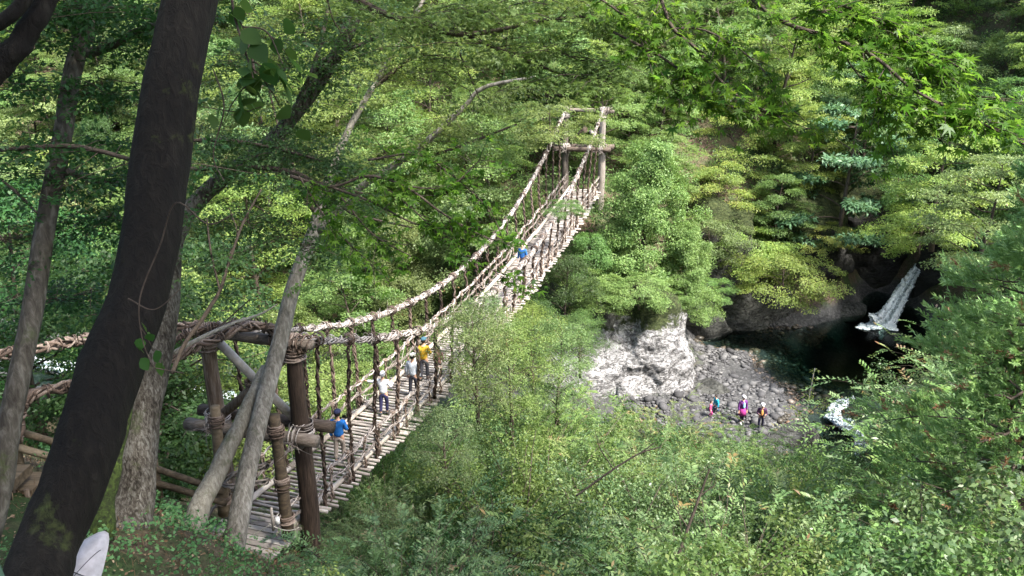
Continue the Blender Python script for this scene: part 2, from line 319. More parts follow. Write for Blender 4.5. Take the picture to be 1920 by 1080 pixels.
ob('crag_face', rock_mesh('crag_face', (3.5, 2.9, 5.4), 3, 6, 4, .1, [(1, -.2, .4, .68), (.25, -1, .25, .55), (.75, -.75, .25, .68), (-.75, -.35, .85, .5), (-.2, -.9, .8, .62), (.5, 0, 1, .8), (-.3, .2, 1, .8)], k=30), M['white_rock'], pr, loc=(.1, -1.2, .1))
ob('crag_foot', rock_mesh('crag_foot', (3.2, 2.0, 2.4), 5, 5, 9, .12), M['white_rock'], pr, loc=(-3.4, -.8, -1.0))
big_rocks = [
 ((5.4, 51.5, 1.8), (4.0, 4.0, 4.6), 11, 'shore_rock', 'broad mossy bluff carrying the far bridge tower'),
 ((12.9, 57.2, .9), (3.0, 2.0, 1.9), 12, 'shore_rock', 'low rounded grey slab at the back of the pebble beach'),
 ((17.5, 59.6, 1.6), (4.6, 2.6, 3.4), 13, 'shore_rock', 'large smooth boulder sloping down into the dark pool'),
 ((22.5, 61.2, .0), (4.2, 1.8, 1.4), 14, 'shore_rock', 'flat grey rock shelf between the sloping boulder and the waterfall'),
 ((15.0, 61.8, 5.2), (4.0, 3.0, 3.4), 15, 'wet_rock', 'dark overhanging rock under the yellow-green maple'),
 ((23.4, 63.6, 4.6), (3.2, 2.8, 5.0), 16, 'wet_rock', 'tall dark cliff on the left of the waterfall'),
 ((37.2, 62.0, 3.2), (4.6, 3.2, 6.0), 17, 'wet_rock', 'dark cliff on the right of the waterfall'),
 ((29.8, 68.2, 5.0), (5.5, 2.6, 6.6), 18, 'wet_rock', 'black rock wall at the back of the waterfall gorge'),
 ((21.8, 41.6, .1), (1.9, 1.3, .9), 19, 'shore_rock', 'mossy boulder on the right bank of the white rapids'),
 ((25.0, 45.6, .2), (2.0, 1.2, .8), 20, 'shore_rock', 'flat tan boulder at the outlet of the pool'),
 ((15.5, 40.2, .2), (1.4, 1.0, .8), 21, 'shore_rock', 'grey boulder on the left bank below the rapids'),
 ((11.7, 45.6, .5), (1.1, .8, .7), 22, 'shore_rock', 'small tan boulder at the foot of the limestone crag'),
]
for c, h, s, m, lab in big_rocks:
    o = ob('boulder', rock_mesh('boulder', h, s, 5, 10, .07 if s in (12, 13, 14) else .12), M[m], loc=c); tag(o, lab, 'rock')
# waterfall
def sheet(path, wid, thick, n=60, k=14, seed=1, lump=.12, up=(0, 0, 1)):
    r = np.random.default_rng(seed); P = smooth_path(path, n); W = np.interp(np.linspace(0, 1, n), np.linspace(0, 1, len(wid)), wid)
    T = norm(np.gradient(P, axis=0)); upv = np.array(up, float); S = norm(np.cross(T, upv)); Nn = np.cross(S, T)
    a = np.linspace(0, 2 * np.pi, k, endpoint=False)
    prof = np.stack([np.cos(a), np.sin(a)], -1)
    V = P[:, None] + S[:, None] * (W[:, None] * .5 * prof[None, :, 0])[..., None] + Nn[:, None] * (thick * prof[None, :, 1] * np.ones((n, 1)))[..., None]
    V = V + r.normal(0, lump, V.shape) * .5
    I = np.arange(n * k).reshape(n, k); J = np.roll(I, -1, 1)
    F = np.stack([I[:-1], J[:-1], J[1:], I[1:]], -1).reshape(-1, 4);     tn = np.clip(r.uniform(0, 1, k)[None] * .8 + r.normal(.1, .08, (n, k)), 0, 1)
    return mesh_np('water', V.reshape(-1, 3), F, tn.ravel())
wf = empty('waterfall', (0, 0, 0), 0, 'white waterfall pouring slantwise into the dark pool', 'waterfall')
ob('falling_water', sheet([at(1722, 500, 65.5), at(1708, 522, 64.2), at(1690, 552, 63.2), at(1672, 585, 62.4), at(1655, 607, 61.8), at(1640, 612, 61.3)], [.5, .85, 1.15, 1.4, 1.7, 2.0], .16, 90, 44, 2, .1, up=(.3, -.6, .5)), M['foam'], wf)
mb = MB(); q_ = np.random.default_rng(12); V0, F0 = ICO[3]
for i in range(60):
    u_ = abs(q_.normal(0, .45)); c = at(1655, 609, 61.6) + np.array([q_.uniform(-1.9, .8), q_.normal(0, .35), 0]); c[2] = .04 + .3 * math.exp(-((c[0] - 27.2) / .5) ** 2) * q_.uniform(.3, 1); sz_2 = q_.uniform(.1, .3)
    mb.add(V0 * (sz_2 * 1.5, sz_2, sz_2 * q_.uniform(.2, .5)) * (1 + q_.normal(0, .1, (len(V0), 1))) + c, F0)
mb.build('splash', M['foam'], wf)['kind'] = 'stuff'
rp = empty('rapids', (18.5, 42, 0), 0, 'white rapids spilling out of the pool beside the mossy boulder', 'rapids'); rp.location = (0, 0, 0)
rr_ = np.random.default_rng(9); bp_ = smooth_path([(21.2, 46.2, .14), (20.2, 45.0, .2), (19.2, 44.2, .16), (18.5, 43.2, .1), (18.5, 42.0, .12), (18.9, 41.0, .08), (18.8, 39.8, .05), (18.0, 38.4, .02)], 9); bp_[:, 2] += .08
for i in range(15):
    off = rr_.normal(0, .34); a0, a1 = sorted(rr_.uniform(0, 8, 2)); a1 = min(8, max(a1, a0 + 2.5)); uu = np.linspace(a0, a1, 5); Pq = np.array([[np.interp(u_, range(9), bp_[:, j]) for j in range(3)] for u_ in uu])
    Pq[:, 0] += off + rr_.normal(0, .12, 5); Pq[:, 1] += off * .4; Pq[:, 2] += rr_.normal(0, .05, 5)
    ob('white_water', sheet(Pq, [.05, rr_.uniform(.12, .35), rr_.uniform(.15, .45), .2, .04], .08, 60, 12, 50 + i, .09), M['foam'], rp)
rp = ob('rapids', sheet([(-23, 48, .15), (-27, 49.5, .12), (-31, 50.5, .1), (-36, 52, .12), (-42, 54, .1)], [.6, 1.6, 1.0, 1.8, 1.0], .1, 90, 24, 5, .16), M['foam']); tag(rp, 'white broken river water glimpsed through the dark trees on the left', 'rapids')
rp = ob('rapids', sheet([(-20, 46.6, .12), (-14, 45, .1), (-9, 43.6, .1)], [.8, 1.2, .7], .08, 50, 20, 6, .14), M['foam']); tag(rp, 'white water seen between the trees behind the near bridge tower', 'rapids')
# ------------------------------------------------------------------ pebble beach
bank = ter
st_meshes = []
for s in range(8):
    r = np.random.default_rng(100 + s); V, F = ICO[1]; V2 = V * (1 + r.normal(0, .13, (len(V), 1))) * np.array([1, r.uniform(.6, .9), r.uniform(.4, .65)])
    st_meshes.append((V2, F))
def in_beach(x, y):
    g = ground_z(x, y); return (g > -1.1) & (g < 1.3) & (x > 6.5) & (y < 57.5) & (x < 27)
sx_ = rng.uniform(6.5, 27, 40000); sy_ = rng.uniform(35, 57.5, 40000); ok = in_beach(sx_, sy_); sx_, sy_ = sx_[ok][:15000], sy_[ok][:15000]
sz_ = np.clip(rng.lognormal(-2.8, .55, len(sx_)), .035, .26); order = np.argsort(-sz_); sx_, sy_, sz_ = sx_[order], sy_[order], sz_[order]
g_ = ground_z(sx_, sy_)
dry = [mesh_np('stone', V, F, smooth=False) for V, F in st_meshes]; wet = [mesh_np('stone', V, F, smooth=False) for V, F in st_meshes]
for m_ in dry: m_.materials.append(M['stone'])
for m_ in wet: m_.materials.append(M['wet_stone'])
for i in range(290):
    isw = g_[i] < .12 + .1 * math.sin(sx_[i] * 3)
    ob('stone', (wet if isw else dry)[i % 8], None, ter, (sx_[i], sy_[i], g_[i] + sz_[i] * .25), (rng.uniform(-.3, .3), rng.uniform(-.3, .3), rng.uniform(0, 6.3)), (sz_[i] * 1.5,) * 3)
for nm, msk, mt in (('pebbles', g_ >= .12, 'stone'), ('wet_pebbles', g_ < .12, 'wet_stone')):
    Vs, Fs, n0 = [], [], 0
    for i in np.nonzero(msk)[0]:
        if i < 290: continue
        V, F = st_meshes[i % 8]; a = rng.uniform(0, 6.3); ca, sa = math.cos(a), math.sin(a)
        Vs.append((V @ np.array([[ca, -sa, 0], [sa, ca, 0], [0, 0, 1]])) * sz_[i] * 1.25 + (sx_[i], sy_[i], g_[i] + sz_[i] * .2)); Fs.append(F + n0); n0 += len(V)
    o = ob(nm, mesh_np(nm, np.concatenate(Vs), np.concatenate(Fs), smooth=False), M[mt], ter); o['kind'] = 'stuff'
# ------------------------------------------------------------------ foliage engine
Tq = (np.array([(0, 0, 0), (.45, .5, .12), (1, 0, 0), (.45, -.5, .12)]), [(0, 1, 2, 3)])
def star(l, inner=.28):
    V = [(0, 0, 0)]; n = len(l)
    for i, (a, r_) in enumerate(l):
        V.append((r_ * math.cos(a), r_ * math.sin(a), -.12 * r_))
        if i < n - 1: b = (a + l[i + 1][0]) / 2; V.append((inner * math.cos(b), inner * math.sin(b), .03))
    return np.array(V), [(0, i, i + 1) for i in range(1, len(V) - 1)]
Tmaple7 = star([(-2.3, .38), (-1.45, .72), (-.72, .92), (0, 1), (.72, .92), (1.45, .72), (2.3, .38)], .3)
Tmaple7 = (Tmaple7[0] + (.3, 0, 0), Tmaple7[1])
Tmaple5 = star([(-1.5, .65), (-.75, .9), (0, 1), (.75, .9), (1.5, .65)], .32)
Tovate = (np.array([(0, 0, 0), (.18, .3, .03), (.45, .42, .02), (.75, .26, -.04), (1, 0, -.12), (.75, -.26, -.04), (.45, -.42, .02), (.18, -.3, .03), (.5, 0, -.06)]),
          [(8, 0, 1), (8, 1, 2), (8, 2, 3), (8, 3, 4), (8, 4, 5), (8, 5, 6), (8, 6, 7), (8, 7, 0)])
def leaf_frames(pos_, ax, nr, L, W, T, tmpl=Tq):
    tv, tf = tmpl; ax = norm(ax); sd_ = norm(np.cross(nr, ax)); nn = np.cross(ax, sd_)
    L = np.asarray(L)[:, None, None]; W = np.asarray(W)[:, None, None]
    V = pos_[:, None] + ax[:, None] * (tv[None, :, 0:1] * L) + sd_[:, None] * (tv[None, :, 1:2] * W) + nn[:, None] * (tv[None, :, 2:3] * L)
    k = len(tv); F = np.asarray(tf)[None] + (np.arange(len(pos_)) * k)[:, None, None]
    return V.reshape(-1, 3), F.reshape(-1, len(tf[0])), np.repeat(T, k)
def spray_leaves(Cn, N, rad, per, leaf, r, droop=.25, jit=.45, thick=.08, ratio=.55, tmpl=Tq, tbase=None, shape=(1, 1)):
    """flat sprays: centres Cn, normals N -> leaf mesh arrays"""
    n = len(Cn); rad = np.broadcast_to(rad, (n,)); N = norm(N)
    ref = np.where(abs(N[:, 2:3]) > .9, np.array([[1.0, 0, 0]]), np.array([[0, 0, 1.0]])); U = norm(np.cross(N, ref)); Vv = np.cross(N, U)
    a = r.uniform(0, 2 * np.pi, (n, per)); q = np.sqrt(r.uniform(.0, 1, (n, per))) * rad[:, None] * r.uniform(.75, 1.15, (n, 1))
    d = U[:, None] * np.cos(a)[..., None] * shape[0] + Vv[:, None] * np.sin(a)[..., None] * shape[1]
    p = Cn[:, None] + d * q[..., None] + N[:, None] * (r.normal(0, thick, (n, per)))[..., None] * rad[:, None, None]
    p[..., 2] -= droop * q ** 2 / np.maximum(rad[:, None], .01)
    ax = d + r.normal(0, .5, d.shape); ax[..., 2] -= droop
    nr = N[:, None] + r.normal(0, jit, d.shape)
    L = leaf * r.uniform(.7, 1.3, (n, per)); tb = r.uniform(.2, .8, n) if tbase is None else tbase
    T = np.clip(tb[:, None] * .7 + r.uniform(0, .45, (n, per)) - .05, 0, 1)
    return leaf_frames(p.reshape(-1, 3), ax.reshape(-1, 3), nr.reshape(-1, 3), L.ravel(), L.ravel() * ratio if tmpl is Tq else L.ravel(), T.ravel(), tmpl)
def join(parts):
    V, F, T, n = [], [], [], 0
    for v, f, t_ in parts: V.append(v); F.append(f + n); T.append(t_); n += len(v)
    return np.concatenate(V), np.concatenate(F), np.concatenate(T)
def skeleton(r, H, Rr, base, nl, twigs, elev0=.9, elev1=.15, prof=None, top_bias=1.0, lean=(0, 0), trunk_r=None, stem_mb=None, wood_k=5, wood=True):
    """trunk + limbs; returns MB of wood, spray centres, outward dirs"""
    mb = stem_mb or MB(); n = 9; z = np.linspace(0, H * .97, n); ph = r.uniform(0, 6.3)
    tp = np.c_[lean[0] * (z / H) ** 1.5 * H + np.sin(z / H * 4 + ph) * H * .02, lean[1] * (z / H) ** 1.5 * H + np.cos(z / H * 3 + ph) * H * .02, z]
    tr_ = trunk_r or H * .017
    mb.tube(tp, np.linspace(tr_ * 1.25, tr_ * .15, n), 8)
    cen, out = [tp[-1] + (0, 0, H * .02)], [np.array([0, 0, 1.0])]
    for i in range(nl):
        f = (i + r.uniform(.2, .8)) / nl; zf = base + (1 - base) * f ** top_bias
        pf = prof(f) if prof else math.sin(math.pi * (.2 + .72 * f)) ** .7
        ln = Rr * pf * r.uniform(.75, 1.15); az = i * 2.4 + r.uniform(-.5, .5)
        o_ = np.array([np.interp(zf * H, z, tp[:, j]) for j in range(3)]); dh = np.array([math.cos(az), math.sin(az), 0])
        m = 6; u = np.linspace(0, 1, m); el = elev0 + (elev1 - elev0) * u; st = ln / (m - 1)
        pts = [o_]; 
        for j in range(1, m): pts.append(pts[-1] + st * (dh * math.cos(el[j]) + np.array([0, 0, math.sin(el[j])])) + r.normal(0, .04 * ln, 3))
        pts = np.array(pts); lr = tr_ * .4 * (1 - f * .6)
        if wood: mb.tube(pts, np.linspace(lr, lr * .15, m), wood_k)
        for j in range(twigs):
            uu = .35 + .65 * (j + r.uniform(0, 1)) / twigs; b = np.array([np.interp(uu, u, pts[:, q]) for q in range(3)])
            sgn = 1 if j % 2 else -1; ang = az + sgn * r.uniform(.4, 1.2); tl = ln * r.uniform(.15, .4) * (1.3 - uu * .5)
            e = b + tl * np.array([math.cos(ang), math.sin(ang), r.uniform(-.05, .25)])
            if wood and j % 2 == 0: mb.tube(np.array([b, (b + e) / 2 + r.normal(0, .03, 3), e]), [lr * .35, lr * .25, lr * .1], 4)
            cen += [e, (b + e) / 2]; out += [dh, dh]
        cen.append(pts[-1]); out.append(dh)
    return mb, np.array(cen), np.array(out)
def tree_proto(kind, seed):
    r = np.random.default_rng(seed)
    if kind == 'layered':     # maple-like tiers
        H, Rr = r.uniform(9, 11), r.uniform(3.8, 4.6)
        mb, cn, out = skeleton(r, H, Rr, .08, 27, 5, .55, .0, lean=r.normal(0, .08, 2))
        N = np.array([0, 0, 1.0]) + out * .3 + r.normal(0, .12, cn.shape)
        lf = spray_leaves(cn + (0, 0, .05), N, r.uniform(.6, 1.0, len(cn)), 74, .17, r, .2, .35, .06)
    elif kind == 'round':
        H, Rr = r.uniform(9, 12), r.uniform(3.6, 4.4)
        mb, cn, out = skeleton(r, H, Rr, .08, 28, 5, .95, .25)
        N = np.array([0, 0, .9]) + out * .8 + r.normal(0, .25, cn.shape)
        lf = spray_leaves(cn, N, r.uniform(.5, .85, len(cn)), 74, .16, r, .35, .55, .22)
    elif kind == 'whorl':     # big glossy leaves in shelves
        H, Rr = 11, 4.2
        mb, cn, out = skeleton(r, H, Rr, .15, 20, 6, .5, .0)
        cn = np.repeat(cn, 4, 0) + r.normal(0, .3, (len(cn) * 4, 3)) * (1, 1, .2); out = np.repeat(out, 4, 0)
        N = np.array([0, 0, 1.0]) + out * .25 + r.normal(0, .2, cn.shape)
        lf = spray_leaves(cn, N, .24, 13, .32, r, .35, .35, .12, .4)
    elif kind == 'cypress':
        H, Rr = 10.5, 3.3
        mb, cn, out = skeleton(r, H, Rr, .03, 46, 7, .35, .1, prof=lambda f: (1 - f) ** .55 * .9 + .18, wood_k=4)
        cn = np.repeat(cn, 3, 0) + r.normal(0, .22, (len(cn) * 3, 3)); out = np.repeat(out, 3, 0)
        N = np.array([0, 0, .8]) + out * .7 + r.normal(0, .45, cn.shape)
        lf = spray_leaves(cn, N, r.uniform(.26, .46, len(cn)), 34, .13, r, .3, .5, .3, .5)
    elif kind == 'shrub':
        H, Rr = r.uniform(3.0, 4.0), r.uniform(1.8, 2.4); mb = MB(); cn, out = [], []
        for i in range(20):
            az = i * 2.4 + r.uniform(-.4, .4); ln = H * r.uniform(.7, 1.15); e0 = r.uniform(.9, 1.45); m = 8; p = [np.r_[r.normal(0, .15, 2), 0]]
            for j in range(1, m): el = e0 - 1.1 * (j / m) ** 2; p.append(p[-1] + ln / (m - 1) * np.array([math.cos(az) * math.cos(el), math.sin(az) * math.cos(el), math.sin(el)]) + r.normal(0, .04, 3))
            p = np.array(p); mb.tube(p, np.linspace(.03, .005, m), 4)
            for j in range(2, m):
                for q in range(4):
                    b = p[j] - (p[j] - p[j - 1]) * r.uniform(); e = b + norm(r.normal(0, 1, 3) + (math.cos(az), math.sin(az), .3)) * r.uniform(.15, .7)
                    cn += [e, (e + b) / 2]; out += [np.array([math.cos(az), math.sin(az), 0])] * 2
        cn, out = np.array(cn), np.array(out)
        N = np.array([0, 0, .9]) + out * .5 + r.normal(0, .4, cn.shape)
        lf = spray_leaves(cn, N, r.uniform(.18, .36, len(cn)), 22, .08, r, .5, .55, .3, .48)
    elif kind == 'bigleaf':
        H, Rr = 2.6, 1.9; mb, cn, out = skeleton(r, H, Rr, .1, 22, 5, 1.0, .1, trunk_r=.03)
        N = np.array([0, -.1, 1.0]) + out * .4 + r.normal(0, .3, cn.shape)
        lf = spray_leaves(cn, N, r.uniform(.2, .36, len(cn)), 12, .12, r, .4, .4, .2, .55)
    elif kind == 'arching':   # long whippy stems, slender leaves in rows
        H, Rr = r.uniform(3.0, 4.2), 2.4; mb = MB(); P, A_, N_, T_ = [], [], [], []
        for i in range(60):
            az = r.uniform(0, 6.3); ln = H * r.uniform(.7, 1.3); e0 = r.uniform(.7, 1.5); m = 12; p = [np.r_[r.normal(0, .35, 2), r.uniform(0, .8)]]
            for j in range(1, m): el = e0 - 1.6 * (j / m) ** 2; p.append(p[-1] + ln / (m - 1) * np.array([math.cos(az) * math.cos(el), math.sin(az) * math.cos(el), math.sin(el)]) + r.normal(0, .03, 3))
            p = np.array(p); mb.tube(p, np.linspace(.014, .003, m), 3)
            for s2 in range(9):
                u0 = r.uniform(.25, 1) * (m - 1); i0 = min(int(u0), m - 2); b = p[i0] + (p[i0 + 1] - p[i0]) * (u0 - i0)
                d = norm(norm(p[i0 + 1] - p[i0]) + r.normal(0, .6, 3)); tl = r.uniform(.3, .8); k = 16; tt = np.linspace(0, 1, k)
                q = b + d * tl * tt[:, None]; q[:, 2] -= .25 * tl * tt ** 2; sd_ = norm(np.cross(d, (0, 0, 1.0)))
                P.append(q); A_.append(d * .7 + sd_ * np.where(np.arange(k) % 2, 1, -1)[:, None]); N_.append(np.array([0, 0, 1.0]) + r.normal(0, .35, (k, 3))); T_.append(np.clip(r.uniform(.1, .7) + tt * .35 + r.uniform(-.1, .1, k), 0, 1))
        P = np.concatenate(P); L = .12 * r.uniform(.7, 1.3, len(P)); lf = leaf_frames(P, np.concatenate(A_), np.concatenate(N_), L, L * .34, np.concatenate(T_))
    elif kind == 'cedar':     # tufted, spiky shoots that curve up
        H, Rr = 15.0, 4.6
        mb, cn, out = skeleton(r, H, Rr, .02, 84, 9, .15, -.3, prof=lambda f: (1 - f) ** .75 * .98 + .05, wood_k=4, trunk_r=.22)
        k = 34; cn = np.repeat(cn, 2, 0) + r.normal(0, .16, (len(cn) * 2, 3)); out = np.repeat(out, 2, 0); n = len(cn)
        d = norm(out + r.normal(0, .45, cn.shape) + (0, 0, .15)); sl_ = r.uniform(.35, .7, n); u = r.uniform(0, 1, (n, k))
        p = cn[:, None] + d[:, None] * (u * sl_[:, None])[..., None]; p[..., 2] += .3 * u ** 2 * sl_[:, None]
        rd = norm(r.normal(0, 1, (n, k, 3))); ax = d[:, None] * 1.3 + rd + np.array([0, 0, .4]); tb = r.uniform(.1, .62, n); brown = r.uniform(0, 1, n) < .05
        T = np.where(brown[:, None], .93, np.clip(tb[:, None] + u * .28, 0, .72)); L = .2 * r.uniform(.7, 1.2, n * k)
        lf = leaf_frames(p.reshape(-1, 3), ax.reshape(-1, 3), r.normal(0, 1, (n * k, 3)), L, L * .2, T.ravel())
    elif kind == 'spread':    # low wide spray of tiers, stem hidden
        H, Rr = 3.4, 3.8
        mb, cn, out = skeleton(r, H, Rr, .1, 20, 6, .35, -.3, trunk_r=.08)
        N = np.array([0, 0, 1.0]) + out * .3 + r.normal(0, .12, cn.shape)
        lf = spray_leaves(cn + (0, 0, .05), N, r.uniform(.4, .75, len(cn)), 60, .14, r, .2, .35, .07)
    elif kind == 'canopy':    # tall tree, crown only high up
        H, Rr = 17.0, 6.0
        mb, cn, out = skeleton(r, H, Rr, .6, 26, 6, .5, .05, lean=(-.28, 0))
        N = np.array([0, 0, 1.0]) + out * .3 + r.normal(0, .15, cn.shape)
        lf = spray_leaves(cn, N, r.uniform(.8, 1.3, len(cn)), 60, .22, r, .18, .35, .06)
    elif kind == 'fine':      # airy small-leaved tree (near, under the bridge)
        H, Rr = 6.5, 2.6
        mb, cn, out = skeleton(r, H, Rr, .15, 26, 6, 1.0, .3)
        cn = np.repeat(cn, 2, 0) + r.normal(0, .2, (len(cn) * 2, 3)); out = np.repeat(out, 2, 0)
        N = np.array([0, 0, .9]) + out * .6 + r.normal(0, .4, cn.shape)
        lf = spray_leaves(cn, N, r.uniform(.2, .42, len(cn)), 22, .1, r, .4, .5, .3, .42)
    return mb, lf, H, Rr
PROTO = {}
def proto(kind, var, matk=None):
    key = (kind, var)
    if key not in PROTO:
        mb, lf, H, Rr = tree_proto(kind, 50 + var * 13 + len(kind)); tm = mb.mesh('trunk'); tm.materials.append(M['twig'])
        cm = mesh_np('crown', *lf, smooth=False); cm.materials.append(M['mid']); PROTO[key] = (tm, cm, H, Rr)
    return PROTO[key]
ORD = {}
def plant(name, kind, var, matk, x, y, label, cat='tree', group=None, s=1.0, z=None, rz=None, tilt=(0, 0), sz=1.0):
    tm, cm, H, Rr = proto(kind, var); z = gz(x, y) - .15 if z is None else z
    e = empty(name, (x, y, z), 0, label, cat, group); e.rotation_euler = (tilt[0], tilt[1], random.uniform(0, 6.28) if rz is None else rz); e.scale = (s, s, s * sz)
    ob('trunk', tm, None, e); c = ob('foliage' if cat == 'shrub' else 'crown', cm, None, e); c.material_slots[0].link = 'OBJECT'; c.material_slots[0].material = M[matk]
    if group: ORD.setdefault(label, []).append((float(proj(np.array([x, y, z + H * s * .6]))[0]), e))
    return e
NW = 'first second third fourth fifth sixth seventh eighth ninth tenth eleventh twelfth thirteenth fourteenth fifteenth sixteenth seventeenth eighteenth nineteenth twentieth'.split()
def number_labels():
    for lb, l in ORD.items():
        l.sort(key=lambda q: q[0])
        if len(l) > 1 and 'shading' not in lb:
            for i, (_, e) in enumerate(l):
                if i < len(NW): e['label'] = f'{lb}, {NW[i]} from the left'
# ------------------------------------------------------------------ the vine bridge
A0 = np.array([-6.67, 19.62, 9.25]); B0 = np.array([4.82, 56.1, 10.7]); SAG = 1.2
dv = B0 - A0; dv[2] = 0; LB = float(np.linalg.norm(dv)); dv /= LB; nv = np.array([dv[1], -dv[0], 0]); UP = np.array([0, 0, 1.0])
def BP(t, s=0.0, h=0.0): # t along, s metres to the right, h above deck
    return A0 + (B0 - A0) * t + nv * s + UP * (h - 4 * SAG * max(0, t) * max(0, 1 - t) * (1 if 0 <= t <= 1 else 0))
br = empty('vine_bridge', tuple(A0), 0, 'long suspension footbridge woven from vines and poles over the gorge', 'bridge')
br.location = (0, 0, 0)
def rope(mbx, P, Rr, ns, pitch, rs, k=4, seed=0, wob=.25):
    r = np.random.default_rng(seed); P = np.asarray(P, float); seg = np.r_[0, np.cumsum(np.linalg.norm(np.diff(P, axis=0), axis=1))]
    T = norm(np.gradient(P, axis=0)); ref = UP if abs(T[:, 2]).mean() < .8 else np.array([1.0, 0, 0]); S = norm(np.cross(T, ref)); Bn = np.cross(S, T)
    for i in range(ns):
        ph = 2 * np.pi * i / ns + r.uniform(-.3, .3); sg = 1 if r.uniform() < .85 else -1
        a = sg * seg / pitch * 2 * np.pi + ph + np.interp(seg, np.linspace(0, seg[-1], 12), r.normal(0, .8, 12))
        kk = max(4, len(P) // 3); rad = Rr * (1 + wob * np.interp(np.arange(len(P)), np.linspace(0, len(P), kk), r.normal(0, 1, kk)))
        Q = P + (np.cos(a) * rad)[:, None] * S + (np.sin(a) * rad)[:, None] * Bn
        mbx.tube(Q, rs * r.uniform(.6, 1.3) * np.ones(len(Q)), k, t=r.uniform(0, 1))
def wrap(mbx, c, axis, Rr, n, rs, width, seed):
    r = np.random.default_rng(seed); axis = norm(np.asarray(axis, float)); ref = UP if abs(axis[2]) < .8 else np.array([1.0, 0, 0]); S = norm(np.cross(axis, ref)); Bn = np.cross(S, axis)
    for i in range(n):
        a = np.linspace(0, 2 * np.pi * r.uniform(1, 1.6), 18) + r.uniform(0, 6); rr = Rr + rs * r.uniform(.4, 2.2); sl_ = r.uniform(-width, width)
        Q = c + (np.cos(a) * rr)[:, None] * S + (np.sin(a) * rr)[:, None] * Bn + axis * (np.linspace(sl_, sl_ + r.uniform(-width, width), 18) + r.normal(0, .006, 18))[:, None]
        mbx.tube(Q, rs * r.uniform(.7, 1.2), 4, t=r.uniform(0, 1))
def whisk(mbx, c, n, ln, rs, seed):
    r = np.random.default_rng(seed)
    for i in range(n):
        d = norm(r.normal(0, 1, 3)); q = r.normal(0, .3, 3); u = np.linspace(0, 1, 6)[:, None]; mbx.tube(c + d * ln * u * r.uniform(.4, 1) + q * ln * u ** 2 + r.normal(0, .03, 3), np.linspace(rs, rs * .3, 6), 4, t=r.uniform(0, 1))
# deck poles
NP_ = 172
pole_meshes = []
for v in range(6):
    mb = MB(); n = 6; x = np.linspace(-1.17, 1.17, n); r = np.random.default_rng(v)
    mb.tube(np.c_[x * 1.1 + .06, r.normal(0, .012, n), r.normal(0, .008, n)], .047 * r.uniform(.85, 1.15, n), 7); m_ = mb.mesh('deck_pole'); m_.materials.append(M['pole']); pole_meshes.append(m_)
ang = math.atan2(nv[1], nv[0])
for i in range(NP_):
    t_ = (i + .4) / NP_; p = BP(t_, rng.normal(0, .03), -.06)
    ob('deck_pole', pole_meshes[i % 6], None, br, p, (0, rng.normal(0, .012), ang + rng.normal(0, .012)), (rng.uniform(.9, 1.1), rng.uniform(.75, 1.15), rng.uniform(.8, 1.15)))
for s in (-.75, 0.0, .75):  # stringers under the poles
    mb = MB(); mb.tube([BP(u, s, -.17) for u in np.linspace(-.02, 1.02, 50)], .06, 6); mb.build('stringer', M['vine_brown'], br)
for s in (-.92, .92):       # rail logs lying along the deck edges
    N_ = 13
    for i in range(N_):
        u0, u1 = -.012 + i * 1.02 / N_, -.012 + (i + 1.12) * 1.02 / N_; mb = MB(); q = rng.uniform(-.03, .03)
        mb.tube([BP(u0 + (u1 - u0) * k / 4, s + q, .07 + .03 * (i % 2)) for k in range(5)], np.linspace(.1, .08, 5) * rng.uniform(.9, 1.1), 8, lump=.03); mb.build('rail_log', M['rail_log'], br)
for i in range(9):          # landing planks
    mb = MB(); p = A0 - dv * (.16 + i * .2); Mx = np.stack([nv, dv, UP], 1); mb.box(p + UP * (-.03 + rng.uniform(-.01, .01)), (2.3 + rng.uniform(-.12, .12), .17, .045), Mx); mb.build('landing_plank', M['plank'], br, smooth=False)
